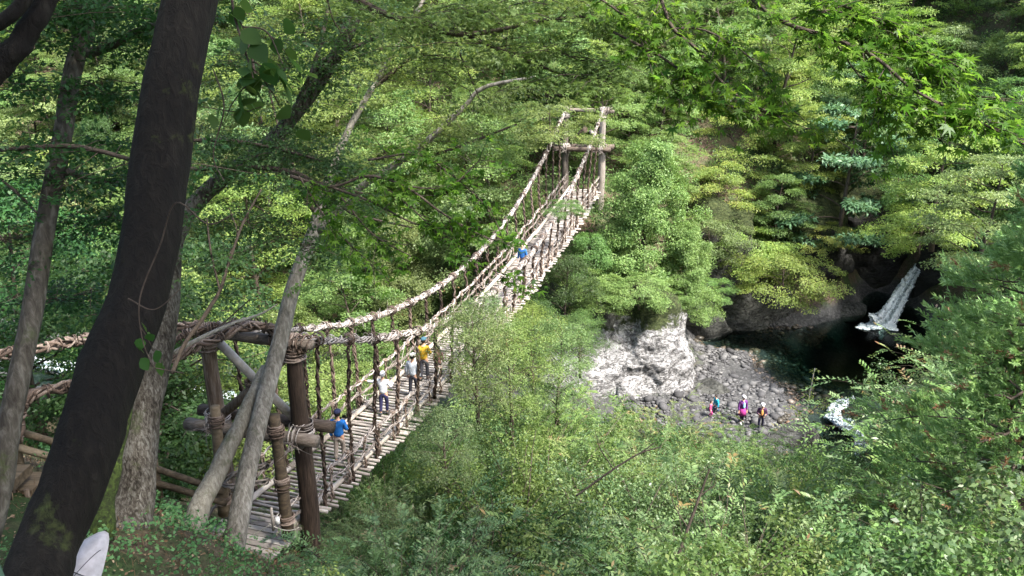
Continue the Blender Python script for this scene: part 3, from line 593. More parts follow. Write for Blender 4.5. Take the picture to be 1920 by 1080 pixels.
# towers
HT = 5.3
def tower(t0, mt_post, sgn, near):
    def Q(s, h, f=0.0): return BP(t0, s, h) + dv * f
    for s in (-1.27, 1.27):
        rr = .24 if s > 0 or not near else .22; mb = MB(); n = 14; hh = np.linspace(-1.8, HT, n)
        mb.tube([Q(s + .03 * math.sin(h * 1.3), h, .02 * math.cos(h * 2)) for h in hh], np.linspace(rr * 1.15, rr * .82, n), 14, lump=.035); mb.build('tower_post', M[mt_post], br)
    mb = MB(); mb.tube([Q(s, HT - .02 + .05 * s * .2, 0) for s in np.linspace(-1.9, 1.8 if near else 2.0, 8)], .14, 10, lump=.04); mb.build('top_beam', M['beam'], br)
    for f, dh in ((-.3, 0), (.3, .12)):
        mb = MB(); mb.tube([Q(s, 2.72 + dh + .03 * s, f) for s in np.linspace(-2.05, 1.9 + dh, 8)], .165, 11, lump=.04); mb.build('cross_beam', M['beam'], br)
    if near:
        mb = MB(); mb.tube([Q(-1.15, 5.1, .1), Q(0, 4.0, .12), Q(1.2, 2.95, .1)], .12, 9, lump=.03); mb.build('brace_log', M['rail_log'], br)
        mb = MB(); mb.tube([Q(1.1, 4.95, -.1), Q(0, 3.9, -.12), Q(-1.2, 2.85, -.1)], .125, 9, lump=.03); mb.build('brace_log', M['post'], br)
    else:
        mb = MB(); mb.tube([Q(1.1, 3.3, -.1), Q(.4, 4.0, -.1)], .11, 9); mb.build('brace_log', M['rail_log'], br)
        mb = MB(); mb.tube([Q(-1.1, 3.0, .1), Q(.1, 4.2, .1)], .1, 9); mb.build('brace_log', M['beam'], br)
    vm = 'vine_brown' if near else 'vine'
    for s in (-1.27, 1.27):
        mb = MB(); wrap(mb, Q(s, 2.75), UP, .29, 10, .022, .25, int(100 + s * 3)); wrap(mb, Q(s, 2.75, -.15), nv, .3, 6, .02, .2, int(110 + s * 3)); whisk(mb, Q(s, 2.7, -.45), 16, .55, .014, 5); mb.build('beam_lashing', M['vine'], br)
        mb = MB(); wrap(mb, Q(s, HT), nv, .19, 12, .025, .35, int(120 + s * 3)); wrap(mb, Q(s, HT - .25), UP, .235, 8, .022, .22, int(125 + s * 3)); whisk(mb, Q(s, HT + .05, -.1), 16, .6, .014, 7); mb.build('top_lashing', M[vm], br)
    mb = MB(); wrap(mb, Q(0, 3.95), UP, .2, 7, .02, .15, 133); mb.build('brace_lashing', M['vine_brown'], br)
tower(0, 'post', 1, True); tower(1.0, 'weathered', 1, False)
# small posts in front of the near tower
for (a, b, r0, r1) in ((at(514, 778, 20.6), at(541, 1005, 21.6), .135, .165), (at(403, 762, 20.9), at(421, 965, 21.9), .125, .155)):
    mb = MB(); mb.tube(a + (b - a) * np.linspace(0, 1, 8)[:, None], np.linspace(r0, r1, 8), 11, lump=.03); mb.build('support_post', M['fence'], br)
    for q in (.12, .55, .85): mb = MB(); wrap(mb, a + (b - a) * q, b - a, r0 + .03, 7, .02, .12, int(q * 100)); mb.build('post_lashing', M['vine_brown'], br)
# ropes
CL = 2.0
for s in (-1.27, 1.27):
    tt = np.linspace(0, 1, 330); P = np.array([BP(u, s, CL + (HT + .12 - CL) * abs(2 * u - 1) ** 2 - (0 if u < 1 else 0)) for u in tt])
    mb = MB(); rope(mb, P, .058, 7, 1.7, .03, 5, int(7 + s), .5); rope(mb, P, .09, 4, .8, .018, 4, int(9 + s), .55); mb.build('main_cable', M['vine'], br)
    mb = MB()
    for u in np.linspace(.01, .99, 60): wrap(mb, BP(u, s, CL + (HT + .12 - CL) * abs(2 * u - 1) ** 2), dv, .09, 2, .013, .22, int(u * 999)); 
    for u in np.linspace(.02, .98, 90): whisk(mb, BP(u, s, CL + (HT + .12 - CL) * abs(2 * u - 1) ** 2), 4, .28, .008, int(u * 997))
    mb.build('cable_wrapping', M['vine'], br)['kind'] = 'stuff'
    sg = 1 if s > 0 else -1; s2 = 1.12 * sg
    for h, rr in ((.98, .045), (.52, .035)):
        tt = np.linspace(-.035, 1.02, 300); P = np.array([BP(u, s2 + .04 * math.sin(u * 90 + h), h + .04 * math.sin(u * 75 + h * 5 + s)) for u in tt])
        mb = MB(); rope(mb, P, rr, 4, .9, .022, 4, int(20 + s * 3 + h * 10), .45); mb.build('hand_rope', M['vine'], br)
    k = 0
    for i in range(37):       # short uprights between deck and hand rope
        u = .012 + i / 37.5; P = np.array([BP(u, s2 + .02 * math.sin(q * 9), q) for q in np.linspace(-.12, 1.04, 12)])
        mb = MB(); rope(mb, P, .03, 3, .4, .022, 4, 300 + i, .3); wrap(mb, BP(u, s2, .98), UP, .06, 3, .014, .07, i); wrap(mb, BP(u, s2 * .93, .06), dv, .12, 3, .014, .1, i + 60); mb.build('upright', M['vine_brown'], br)
    for i in range(23):       # suspenders from the main cable to the deck
        u = .028 + i * .042; top = CL + (HT + .12 - CL) * abs(2 * u - 1) ** 2
        P = np.array([BP(u, s2 + (s - s2) * q + .03 * math.sin(q * 7 + i), -.12 + q * (top + .12)) for q in np.linspace(0, 1, 30)])
        mb = MB(); rope(mb, P, .045, 4, .55, .03, 4, 400 + i, .35); wrap(mb, BP(u, s, top), dv, .14, 4, .018, .12, i); mb.build('suspender', M['vine_dark'], br)
    mb = MB()                  # loose looping vines woven between the ropes
    r = np.random.default_rng(int(60 + sg))
    for i in range(50):
        u = r.uniform(0, .99); du = r.uniform(.012, .035); h0, h1 = r.uniform(0, 1.1, 2)
        P = [BP(u + du * q, s2 + .06 * math.sin(q * 5 + i), h0 + (h1 - h0) * q - .18 * math.sin(q * 3.1) * (i % 3)) for q in np.linspace(0, 1, 9)]
        mb.tube(P, .012 * r.uniform(.7, 1.4), 4, t=r.uniform(.2, 1))
    mb.build('woven_vine', M['vine'], br)['kind'] = 'stuff'
# back-stays of the main cables running to the left
stays = [([BP(0, 1.27, HT + .1), at(480, 610, 20.4), at(400, 636, 20), at(330, 668, 19.4), at(230, 700, 18.6), at(140, 722, 17.8), at(60, 742, 17.2), at(36, 770, 17), at(30, 830, 17)], .085),
         ([BP(0, -1.27, HT + .1), at(290, 612, 20.6), at(165, 634, 19.8), at(80, 652, 19), at(-40, 672, 18), at(-140, 700, 17)], .085),
         ([BP(0, .9, HT + .12), at(470, 606, 20.9), at(380, 618, 21), at(320, 640, 20.5), at(230, 690, 19)], .05)]
for i, (P, rr) in enumerate(stays):
    P = smooth_path(P, 110); mb = MB(); rope(mb, P, rr, 7, 1.1, .038, 5, 80 + i, .3)
    for q in range(0, 110, 4): wrap(mb, P[q], P[min(q + 1, 109)] - P[max(q - 1, 0)], .12, 1, .016, .15, q)
    mb.build('back_stay', M['vine_brown'], br)
# hand ropes flaring out at the landing
for s in (-1.2, -1.35):
    P = smooth_path([BP(.0, -1.12, 1.05 + (s + 1.2) * 3), at(500, 872 + (s + 1.2) * -200, 21.4), at(440, 890 - (s + 1.2) * 150, 21.2), at(415, 905, 21.4)], 50); mb = MB(); rope(mb, P, .05, 4, .8, .03, 4, 95, .4); mb.build('hand_rope', M['vine'], br)
# ------------------------------------------------------------------ traced trees around the camera
def traced(name, label, base_pts, limbs, barkk, k=14, cat='tree', group=None, knots=0):
    """base_pts: (px,py,depth,width_px)"""
    P0 = at(*base_pts[0][:3]); e = empty(name, tuple(P0), 0, label, cat, group)
    def tub(pts, nm, mt, n=26, kk=k):
        Q = np.array([np.r_[at(a, b, c), w_ / FPX * c / 2] for a, b, c, w_ in pts]); Q = smooth_path(Q, n); mb = MB()
        if nm == 'trunk':
            for j in range(n): Q[j, :2] += Q[j, 3] * .09 * np.array([math.sin(j * .7), math.cos(j * .55)])
        mb.tube(Q[:, :3], np.maximum(Q[:, 3], .003), kk, lump=.03 if nm == 'trunk' else .015); o = mb.build(nm, M[mt], e); o.matrix_parent_inverse.identity(); o.location = -Vector(P0); return Q
    tub(base_pts, 'trunk', barkk, 40)
    for l in limbs: tub(l, 'limb', barkk if l[0][3] > 12 else 'twig', 24, 8 if l[0][3] > 12 else 6)
    return e
def add_spray_part(e, P0, pts_px, nspr, spread, leaf, per, rad, matk, seed, tmpl=Tmaple5, droop=.2, ratio=.5, name='leaves'):
    """leafy twigs following limb polylines"""
    r = np.random.default_rng(seed); cs = []; mbt = MB()
    for pts in pts_px:
        Q = smooth_path(np.array([at(a, b, c) for a, b, c in pts]), 60)
        for i in range(nspr):
            b = Q[r.integers(8, 60)]; c = b + r.normal(0, 1, 3) * np.array([spread, spread, spread * .3]); c[2] -= spread * .1
            mbt.tube(np.array([b, (b + c) / 2 + (0, 0, .04), c]), [.006, .004, .002], 3); cs.append(c); cs.append((b + c) / 2)
    cs = np.array(cs); N = np.array([0, 0, 1.0]) + r.normal(0, .22, cs.shape)
    V, F, T = spray_leaves(cs, N, rad, per, leaf, r, droop, .35, .08, ratio, tmpl)
    o = ob(name, mesh_np(name, V - P0, F, T, smooth=False), M[matk], e); o2 = mbt.build('twigs', M['twig'], e); o2.location = -Vector(P0); o2['kind'] = 'stuff'; return o
T1 = traced('leaning_tree', 'thick dark bare trunk leaning across the left foreground', [(20, 1190, 4.2, 126), (70, 1080, 4.35, 117), (101, 1000, 4.5, 114), (149, 860, 4.6, 115), (209, 700, 4.8, 112), (260, 540, 5.0, 105), (306, 270, 5.2, 103), (357, 0, 5.35, 94), (380, -110, 5.5, 90), (420, -420, 6, 81), (450, -900, 7, 63)], [
  [(455, 60, 6, 6), (470, 100, 6, 6), (480, 150, 6, 4)]], 'bark_dark', 22)
T2 = traced('grey_tree', 'slim grey trunk at the left edge forking high up', [(-30, 1010, 9.4, 52), (5, 880, 9.3, 44), (30, 740, 9.2, 40), (62, 560, 9.2, 38), (88, 420, 9.2, 36), (110, 290, 9.2, 34), (130, 170, 9.2, 34), (150, 90, 9.3, 30), (185, 20, 9.4, 30), (215, -60, 9.5, 26), (260, -250, 10, 20)], [
  [(148, 100, 9.3, 20), (140, 40, 9.4, 15), (138, -60, 9.5, 12)], [(165, 100, 9.2, 20), (205, 88, 9, 16), (250, 62, 8.8, 14), (300, 40, 8.6, 12), (360, -10, 8.4, 9)],
  [(0, 282, 8.6, 8), (60, 276, 8.5, 10), (130, 274, 8.5, 10), (190, 284, 8.4, 9), (240, 298, 8.3, 8), (300, 312, 8.2, 6)],
  [(120, 320, 9.2, 16), (170, 335, 9.5, 14), (230, 345, 9.8, 10)], [(0, 335, 9, 4), (30, 360, 9, 6), (70, 400, 9, 4)]], 'bark_grey', 14)
T3 = traced('flaky_tree', 'old flaky-barked tree behind the dark trunk with a limb slanting up right', [(215, 1060, 16.6, 100), (245, 940, 17, 78), (262, 820, 17, 70), (280, 720, 17, 64), (298, 620, 17, 56), (312, 540, 17, 48), (325, 450, 17, 40), (372, 375, 17, 32), (430, 325, 16.8, 32), (495, 280, 16.6, 30), (545, 225, 16.4, 26), (590, 165, 16.2, 26), (635, 95, 16, 24), (665, 30, 15.8, 28), (690, -30, 15.6, 22), (730, -140, 15, 18)], [
  [(545, 225, 16.4, 12), (590, 120, 16.4, 9), (612, 30, 16.4, 7), (615, -40, 16.4, 5)], [(560, 190, 16.3, 14), (600, 120, 16, 11), (660, 90, 16, 7), (740, 60, 16, 4)],
  [(300, 610, 17, 24), (318, 540, 18, 20), (335, 470, 18.5, 16), (338, 380, 19, 12), (330, 250, 19, 10)],
  [(330, 265, 15.5, 7), (420, 263, 15.5, 8), (500, 275, 15.3, 7), (600, 300, 15, 4)], [(325, 320, 15, 10), (450, 313, 15, 10), (545, 322, 14.8, 10), (600, 345, 14.6, 7), (680, 362, 14.4, 4)]], 'bark_flaky', 18)
T3b = traced('mossy_stump_tree', 'green mossy stem tucked between the dark trunk and the flaky-barked tree', [(185, 1010, 15.8, 52), (200, 930, 16, 36), (218, 850, 16.1, 27), (238, 770, 16.3, 20), (256, 690, 16.5, 12), (262, 640, 16.6, 5)], [], 'moss_bark', 10)
T4 = traced('bridge_tree', 'grey tree leaning in front of the near bridge tower and forking above it', [(424, 1075, 18.9, 50), (440, 1000, 19, 42), (462, 900, 19.1, 36), (482, 810, 19.2, 33), (502, 720, 19.3, 32), (524, 640, 19.4, 30), (545, 560, 19.4, 28), (566, 490, 19.3, 26), (588, 430, 19.2, 24), (600, 390, 19.2, 20), (620, 325, 19.2, 16), (655, 240, 19.2, 13), (692, 175, 19, 12), (735, 105, 19, 10), (769, 44, 19, 8), (805, -20, 19, 6)], [
  [(596, 432, 19.2, 17), (635, 395, 19, 15), (671, 355, 18.8, 13), (751, 302, 18.4, 13), (804, 262, 18.2, 12), (871, 200, 18, 9), (907, 164, 17.8, 8), (1004, 144, 17.6, 4)],
  [(700, 165, 19, 10), (755, 120, 19, 9), (813, 84, 19, 6), (850, 60, 19, 4)],
  [(596, 405, 19.2, 10), (565, 360, 19, 8), (545, 300, 19, 7), (520, 230, 19, 5), (500, 150, 19, 4)],
  [(810, 292, 18.2, 7), (871, 271, 18, 6), (969, 233, 17.8, 4)], [(600, 405, 19.2, 8), (640, 390, 19, 6), (671, 404, 18.6, 5), (773, 427, 18.2, 3)]], 'bark_mid', 14)
T5 = traced('dark_limb_tree', 'dark forked limb crossing the top left corner', [(-60, 200, 3.4, 50), (-10, 130, 3.4, 48), (30, 90, 3.4, 44), (70, 30, 3.4, 40), (105, -40, 3.4, 38)], [[(-30, 60, 3.3, 26), (30, 20, 3.3, 26), (70, -40, 3.3, 24)]], 'bark_dark', 14)
# leaning mossy log propped on the tower
lg = traced('leaning_log', 'mossy peeled log leaning from the bank up against the near tower', [(345, 1030, 18.4, 46), (385, 930, 18.8, 38), (425, 850, 19.1, 33), (462, 770, 19.4, 28), (485, 720, 19.7, 25), (500, 688, 19.9, 22)], [], 'log_moss', 14, 'log')
# overhead maple branch across the top centre
T6 = traced('overhead_branch', 'dark maple bough arching across the top centre of the view', [(600, -90, 8.2, 16), (655, -20, 8.2, 15), (700, 16, 8.1, 14), (738, 31, 8.0, 12), (780, 45, 8, 12), (827, 58, 7.9, 12), (871, 64, 7.8, 10), (938, 56, 7.7, 8), (1004, 40, 7.6, 7), (1093, 31, 7.5, 4)], [
  [(862, 62, 7.9, 9), (900, 78, 7.8, 8), (938, 93, 7.8, 8), (1004, 120, 7.7, 7), (1050, 138, 7.7, 5), (1093, 147, 7.6, 4), (1170, 160, 7.5, 3)], [(855, 60, 8, 4), (860, 95, 8, 4), (880, 140, 8, 3), (905, 200, 8, 2)],
  [(610, -20, 8, 3), (622, 30, 8, 3), (640, 62, 8, 2)]], 'twig', 8, 'branch')
T7 = traced('dead_branch', 'pale bare branch reaching in front of the top beam of the near tower', [(325, 662, 17.5, 9), (360, 642, 17.6, 8), (400, 622, 17.8, 7), (440, 605, 18, 6), (490, 588, 18.2, 4), (520, 570, 18.3, 2)], [[(400, 622, 17.8, 4), (430, 596, 18, 3), (470, 560, 18, 2)], [(440, 605, 18, 4), (470, 618, 18, 2)]], 'twig_pale', 7, 'branch')
T8 = traced('brown_sapling', 'thin brown branching sapling between the flaky tree and the near tower', [(322, 700, 14, 9), (345, 648, 14, 8), (385, 590, 14, 8), (412, 545, 14, 7), (430, 490, 14, 6), (455, 420, 14, 5), (490, 355, 14, 3)], [[(412, 545, 14, 4), (395, 470, 14, 4), (388, 410, 14, 3)], [(430, 480, 14, 4), (445, 440, 14, 3), (430, 390, 14, 2)]], 'twig', 7, 'sapling')
# foliage carried by these trees
P4 = at(424, 1075, 18.9); P3 = at(215, 1060, 16.6); P6 = at(600, -90, 8.2)
L4 = [[(671, 355, 18.8), (751, 302, 18.4), (804, 262, 18.2), (871, 200, 18), (960, 160, 17.6)], [(600, 390, 19.2), (655, 240, 19.2), (735, 105, 19), (800, -10, 19)], [(596, 405, 19.2), (545, 300, 19), (500, 150, 19), (470, 20, 19)], [(700, 165, 19), (780, 100, 19), (900, 50, 18.6)]]
add_spray_part(T4, P4, L4, 52, .85, .085, 42, .36, 'mid', 31, Tq, .2, .5)
add_spray_part(T4, P4, [[(520, 560, 18.6), (600, 520, 18.6), (640, 470, 18.4)], [(810, 292, 18.2), (871, 271, 18), (969, 233, 17.8)]], 7, .3, .085, 26, .3, 'mid', 37, Tq, .2, .5)
L3 = [[(430, 325, 16.8), (520, 250, 16.5), (620, 110, 16), (690, -30, 15.6)], [(330, 265, 15.5), (500, 275, 15.3), (640, 310, 15)], [(560, 190, 16.3), (640, 100, 16), (780, 40, 16)], [(325, 320, 15), (545, 322, 14.8), (680, 365, 14.4)]]
L3 += [[(300, 180, 15.5), (420, 120, 15.2), (560, 80, 15), (640, 20, 14.8)], [(380, 400, 15), (480, 420, 14.8), (600, 470, 14.6)]]
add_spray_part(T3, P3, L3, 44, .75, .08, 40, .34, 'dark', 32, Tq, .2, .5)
add_spray_part(T6, P6, [[(700, 22, 8), (900, 60, 7.8), (1093, 31, 7.5)], [(862, 62, 7.9), (1004, 120, 7.7), (1170, 160, 7.5)], [(1000, 40, 7.6), (1150, 20, 7.4), (1260, -20, 7)], [(760, -20, 8), (850, 30, 7.9), (960, 10, 7.8), (1080, -10, 7.6)], [(600, -30, 8.2), (700, 20, 8.1), (800, 110, 8), (880, 170, 7.9)], [(900, 20, 7.8), (1000, 80, 7.7), (1080, 110, 7.6), (1160, 170, 7.5)]], 26, .3, .05, 22, .22, 'mid', 33, Tmaple5, .2)
P2 = at(-30, 1010, 9.4)
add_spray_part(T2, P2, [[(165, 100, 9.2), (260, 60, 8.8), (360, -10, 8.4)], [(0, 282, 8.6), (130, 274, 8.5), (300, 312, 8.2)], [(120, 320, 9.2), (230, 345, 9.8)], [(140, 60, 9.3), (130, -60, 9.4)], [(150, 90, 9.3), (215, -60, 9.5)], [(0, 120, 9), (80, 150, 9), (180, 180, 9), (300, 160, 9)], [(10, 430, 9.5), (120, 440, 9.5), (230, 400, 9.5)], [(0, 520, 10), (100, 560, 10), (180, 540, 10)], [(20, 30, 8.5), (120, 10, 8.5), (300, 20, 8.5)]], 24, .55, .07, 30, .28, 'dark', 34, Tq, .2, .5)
def shade_crown(e, P0, c, Rr, n, seed, matk='dark'):  # leaf mass out of view above, added to shade the left side
    r = np.random.default_rng(seed); c = np.array(c, float); d = norm(r.normal(0, 1, (n, 3)) * (1, 1, .55)); cn = c + d * (Rr * r.uniform(.25, 1, (n, 1)) ** .6) * (1, 1, .42); out = norm(cn - c)
    v, f, tt = spray_leaves(cn, np.array([0, 0, 1.0]) + out * .25 + r.normal(0, .12, cn.shape), r.uniform(.6, 1.0, n), 46, .17, r, .2, .35, .06); ob('crown', mesh_np('crown', v - P0, f, tt, smooth=False), M[matk], e)
shade_crown(T3, P3, (-4, 12.5, 28.5), 5.2, 190, 61); shade_crown(T4, P4, (-4.5, 19.5, 29.5), 5.2, 190, 62); shade_crown(T2, at(-30, 1010, 9.4), (-9, 9, 29), 4.6, 150, 63); shade_crown(T1, at(45, 1180, 4.2), (-2.2, 6.5, 29), 4.4, 150, 64); shade_crown(T5, at(-60, 200, 3.4), (-6.5, 1.5, 27.5), 5, 230, 65); shade_crown(T3, P3, (-9, 15, 27.5), 4, 130, 66)
# mid-depth drooping maple in front of the middle of the bridge
def near_maple(name, label, limbs, seed, nleaf, leaf, spread, cat='branch', part_leaves=260, tm=Tmaple7, matk='maple', hang=0.0, petiole=True, sh=.22):
    r = np.random.default_rng(seed); P0 = at(*limbs[0][0][:3]); e = empty(name, tuple(P0), 0, label, cat)
    mb = MB(); L = []; wsum = []
    for l in limbs:
        Q = smooth_path(np.array([np.r_[at(a, b, c), w_ / FPX * c / 2] for a, b, c, w_ in l]), 40); mb.tube(Q[:, :3] - P0, np.maximum(Q[:, 3], .0015), 6); L.append(Q); wsum.append(np.linalg.norm(np.diff(Q[:, :3], axis=0), axis=1).sum())
    cs, axs = [], []; wsum = np.array(wsum); ntw = nleaf // 9
    for i in range(ntw):
        Q = L[r.choice(len(L), p=wsum / wsum.sum())]; j = r.integers(3, 40); b = Q[j, :3]; tg = norm(Q[min(j + 1, 39), :3] - Q[j - 1, :3])
        d = norm(tg + r.normal(0, .9, 3) * (1, 1, .35)); ln = spread * r.uniform(.3, 1.2); n = 4; u = np.linspace(0, 1, n)[:, None]
        P = b + d * ln * u + np.array([0, 0, -1]) * (hang + .15) * ln * u ** 2; mb.tube(P - P0, np.linspace(.0035, .0012, n), 4)
        for q in range(9): uu = r.uniform(.15, 1.05); c = b + d * ln * uu + np.array([0, 0, -1]) * (hang + .15) * ln * uu ** 2; cs.append(c + r.normal(0, leaf * .6, 3)); axs.append(d + r.normal(0, .7, 3) + (0, 0, -.35 - hang))
    mb.build('branch', M['twig'], e)
    cs = np.array(cs); axs = norm(np.array(axs)); nr = norm(np.array([0, 0, 1.0]) + r.normal(0, .38, cs.shape)); sz = leaf * r.uniform(.7, 1.25, len(cs)); dist = np.linalg.norm(cs - (0, 0, CAMZ), axis=1)
    px, py, zc = proj(cs); vis = (px > -30) & (px < 1950) & (py > -30) & (py < 1110); key = np.where(vis, sz / dist, 0); od = np.argsort(-key); cut = min(part_leaves, len(od)); T = r.uniform(0, 1, len(cs))
    if cut:
        shared = []
        for q in range(5):
            v, f, tt = leaf_frames(np.zeros((1, 3)), np.array([[1.0, 0, 0]]), np.array([[0, 0, 1.0]]), np.array([1.0]), np.array([1.0]), np.array([q / 4]), tm); m_ = mesh_np('leaf', v, f, tt, False); m_.materials.append(M[matk]); shared.append(m_)
        from mathutils import Matrix
        for i in od[:cut]:
            a = axs[i]; s_ = norm(np.cross(nr[i], a)); n_ = np.cross(a, s_); o = ob('leaf', shared[i % 5], None, e)
            o.matrix_basis = Matrix.Translation(Vector(cs[i] - P0)) @ Matrix(((a[0], s_[0], n_[0], 0), (a[1], s_[1], n_[1], 0), (a[2], s_[2], n_[2], 0), (0, 0, 0, 1))) @ Matrix.Scale(sz[i], 4)
    rest = od[cut:]
    if len(rest):
        v, f, tt = leaf_frames(cs[rest] - P0, axs[rest], nr[rest], sz[rest], sz[rest], T[rest], tm); o = ob('leaves', mesh_np('leaves', v, f, tt, False), M[matk], e); o['kind'] = 'stuff'
    return e
near_maple('maple_branch', 'long maple branch of star leaves sweeping down to the right edge', [
  [(1390, -40, 5.2, 8), (1413, 0, 5.2, 8), (1471, 42, 5.1, 8), (1560, 71, 5, 8), (1640, 107, 4.9, 7), (1707, 164, 4.8, 6), (1773, 200, 4.8, 6), (1840, 231, 4.7, 5), (1930, 275, 4.6, 4)],
  [(1471, 42, 5.1, 4), (1530, 20, 5.1, 4), (1600, 30, 5, 4), (1700, 80, 5, 3), (1790, 120, 4.9, 3)], [(1560, 71, 5, 4), (1620, 150, 5, 3), (1700, 190, 4.9, 3), (1790, 235, 4.8, 2)],
  [(1500, -30, 5.1, 5), (1580, 10, 5.1, 5), (1680, 60, 5, 4), (1760, 150, 5, 3), (1850, 190, 4.9, 2)], [(1600, 90, 5, 4), (1640, 160, 5, 3), (1650, 220, 5, 2)]], 41, 1500, .06, .25, part_leaves=280)
near_maple('maple_branch', 'shaded maple branch hanging in two sprays above the far bridge tower', [
  [(1225, -40, 5.6, 7), (1240, 0, 5.6, 7), (1262, 53, 5.5, 7), (1307, 93, 5.4, 6), (1351, 151, 5.3, 5), (1400, 190, 5.2, 4), (1510, 240, 5.2, 3)],
  [(1150, 60, 5.6, 5), (1240, 107, 5.5, 5), (1284, 142, 5.4, 5), (1311, 178, 5.4, 4), (1373, 200, 5.3, 4), (1462, 213, 5.2, 3)], [(1262, 53, 5.5, 4), (1330, 60, 5.4, 4), (1420, 120, 5.3, 3), (1480, 200, 5.3, 2)], [(1100, -20, 5.6, 5), (1180, 40, 5.6, 4), (1220, 110, 5.5, 3), (1280, 190, 5.4, 2)]], 42, 1100, .06, .24, part_leaves=260)
near_maple('maple_branch', 'drooping maple branch hanging in front of the middle of the bridge', [[(p_[0], p_[1], p_[2] * .68, p_[3]) for p_ in l_] for l_ in [
  [(545, 330, 9.5, 7), (620, 350, 9.4, 6), (690, 330, 9.3, 6), (760, 350, 9.2, 5), (830, 400, 9.1, 4), (900, 440, 9, 3), (960, 460, 9, 2)],
  [(620, 350, 9.4, 5), (700, 380, 9.3, 4), (780, 420, 9.2, 3), (860, 430, 9.1, 2)], [(690, 300, 9.4, 5), (780, 290, 9.3, 4), (850, 330, 9.2, 3), (920, 400, 9.1, 2), (950, 470, 9.1, 2)],
  [(640, 370, 9.4, 4), (700, 440, 9.3, 3), (770, 480, 9.2, 2)], [(760, 350, 9.2, 3), (840, 350, 9.1, 3), (900, 300, 9.1, 2)], [(560, 330, 9.4, 4), (620, 420, 9.3, 3), (700, 500, 9.2, 2)], [(690, 330, 9.3, 3), (760, 380, 9.2, 3), (870, 480, 9.1, 2), (960, 520, 9, 2)]]], 43, 1250, .062, .28, part_leaves=280, tm=Tmaple5)
near_maple('broadleaf_branch', 'hanging twig of large heart-shaped leaves right of the dark trunk', [
  [(430, -40, 2.9, 6), (440, 30, 2.9, 5), (458, 90, 2.9, 4), (476, 150, 2.9, 3)], [(455, 50, 2.9, 4), (500, 60, 2.9, 3), (530, 120, 2.9, 2)], [(400, 130, 3, 3), (420, 200, 3, 3), (400, 290, 3, 2), (420, 340, 3, 2)], [(380, 200, 3, 2), (450, 210, 3, 2), (490, 200, 3, 2)]], 44, 50, .075, .16, part_leaves=200, tm=Tovate, matk='broad', hang=.5)
near_maple('broadleaf_branch', 'few dark leaves on a twig beside the lower dark trunk', [
  [(440, 400, 3.6, 2), (390, 420, 3.6, 3), (330, 380, 3.6, 3), (300, 460, 3.7, 3), (262, 560, 3.75, 3), (268, 640, 3.8, 2), (290, 690, 3.8, 2)], [(240, 560, 3.8, 3), (290, 580, 3.8, 2), (340, 540, 3.8, 2)], [(290, 690, 3.8, 2), (345, 700, 3.8, 2)]], 45, 16, .06, .14, part_leaves=200, tm=Tovate, matk='broad', hang=.3)
YS = traced('sapling', 'thin sapling with yellow leaves standing before the pebble beach', [(1508, 830, 37, 3), (1512, 780, 37, 3), (1520, 730, 37, 2), (1528, 690, 37, 1.5)], [[(1512, 780, 37, 2), (1530, 765, 37, 2), (1548, 750, 37, 1)], [(1512, 790, 37, 2), (1495, 770, 37, 2), (1480, 760, 37, 1)]], 'twig_pale', 6, 'sapling')
add_spray_part(YS, at(1508, 830, 37), [[(1512, 770, 37), (1520, 730, 37), (1528, 690, 37)], [(1512, 780, 37), (1548, 750, 37)], [(1512, 790, 37), (1480, 760, 37)]], 9, .16, .11, 6, .16, 'yellow', 71, Tq, .2, .5)
for i, (pp, lb) in enumerate([([(1265, 1060, 14, 7), (1290, 990, 14, 6), (1312, 930, 14, 5), (1330, 880, 14, 3)], 'brown bare stem rising among the shrubs at the lower centre'),
    ([(1080, 930, 17, 4), (1150, 880, 17, 4), (1200, 850, 17, 3), (1240, 838, 17, 2)], 'reddish bare stem leaning over the middle of the thicket')]):
    traced('bare_stem', lb, pp, [[(*pp[1][:3], 3), (pp[1][0] - 25, pp[1][1] - 40, pp[1][2], 2), (pp[1][0] - 35, pp[1][1] - 75, pp[1][2], 1)], [(*pp[2][:3], 3), (pp[2][0] + 28, pp[2][1] - 20, pp[2][2], 1.5)]], 'twig', 6, 'stem')
# ------------------------------------------------------------------ forest
bt = np.linspace(-.02, 1, 40); KEEP = np.array([BP(u, s, h) for u in bt for s in (-1.3, 1.3) for h in (0, 1.2)] + [BP(u, s, CL + (HT - CL) * (2 * u - 1) ** 2) for u in bt for s in (-1.27, 1.27)] + [BP(0, s, h) for s in (-1.3, 1.3) for h in (1, 2, 3, 4, 5)]
  + [at(x, y, d) for x, y, d in [(1160, 600, 50), (1250, 620, 49), (1200, 700, 49), (1280, 720, 49), (1350, 680, 54), (1420, 640, 56), (1500, 630, 58), (1600, 640, 59), (1650, 600, 61), (1700, 540, 64), (1660, 660, 56), (1450, 720, 50), (1550, 700, 53), (1580, 745, 50), (1600, 735, 50.5), (1570, 770, 49), (1560, 800, 48.5), (1590, 810, 48), (1690, 640, 58), (1690, 690, 55), (1640, 720, 53), (1150, 745, 49), (1200, 760, 48.5), (1270, 762, 48.5), (1310, 790, 48), (1450, 800, 48), (1520, 790, 48.5), (1620, 770, 48.5), (1140, 640, 48.5), (1230, 580, 48.5), (1400, 780, 48), (1330, 770, 48), (1500, 760, 50), (1350, 600, 57), (1420, 590, 58), (1500, 580, 59), (1600, 500, 63)]])
KX, KY, KZ = proj(KEEP)
def clear(x, y, z, H, Rr, f=.85):
    for q in (.35, .6, .85):
        cx, cy_, cz = proj(np.array([x, y, z + H * q])); rr = Rr * (1.0 if q < .8 else .7) * f / cz * FPX
        if (((KX - cx) ** 2 + (KY - cy_) ** 2 < rr * rr) & (KZ > cz)).any(): return False
    return True
nm_2 = {'layered': 'maple_tree', 'round': 'broadleaf_tree'}
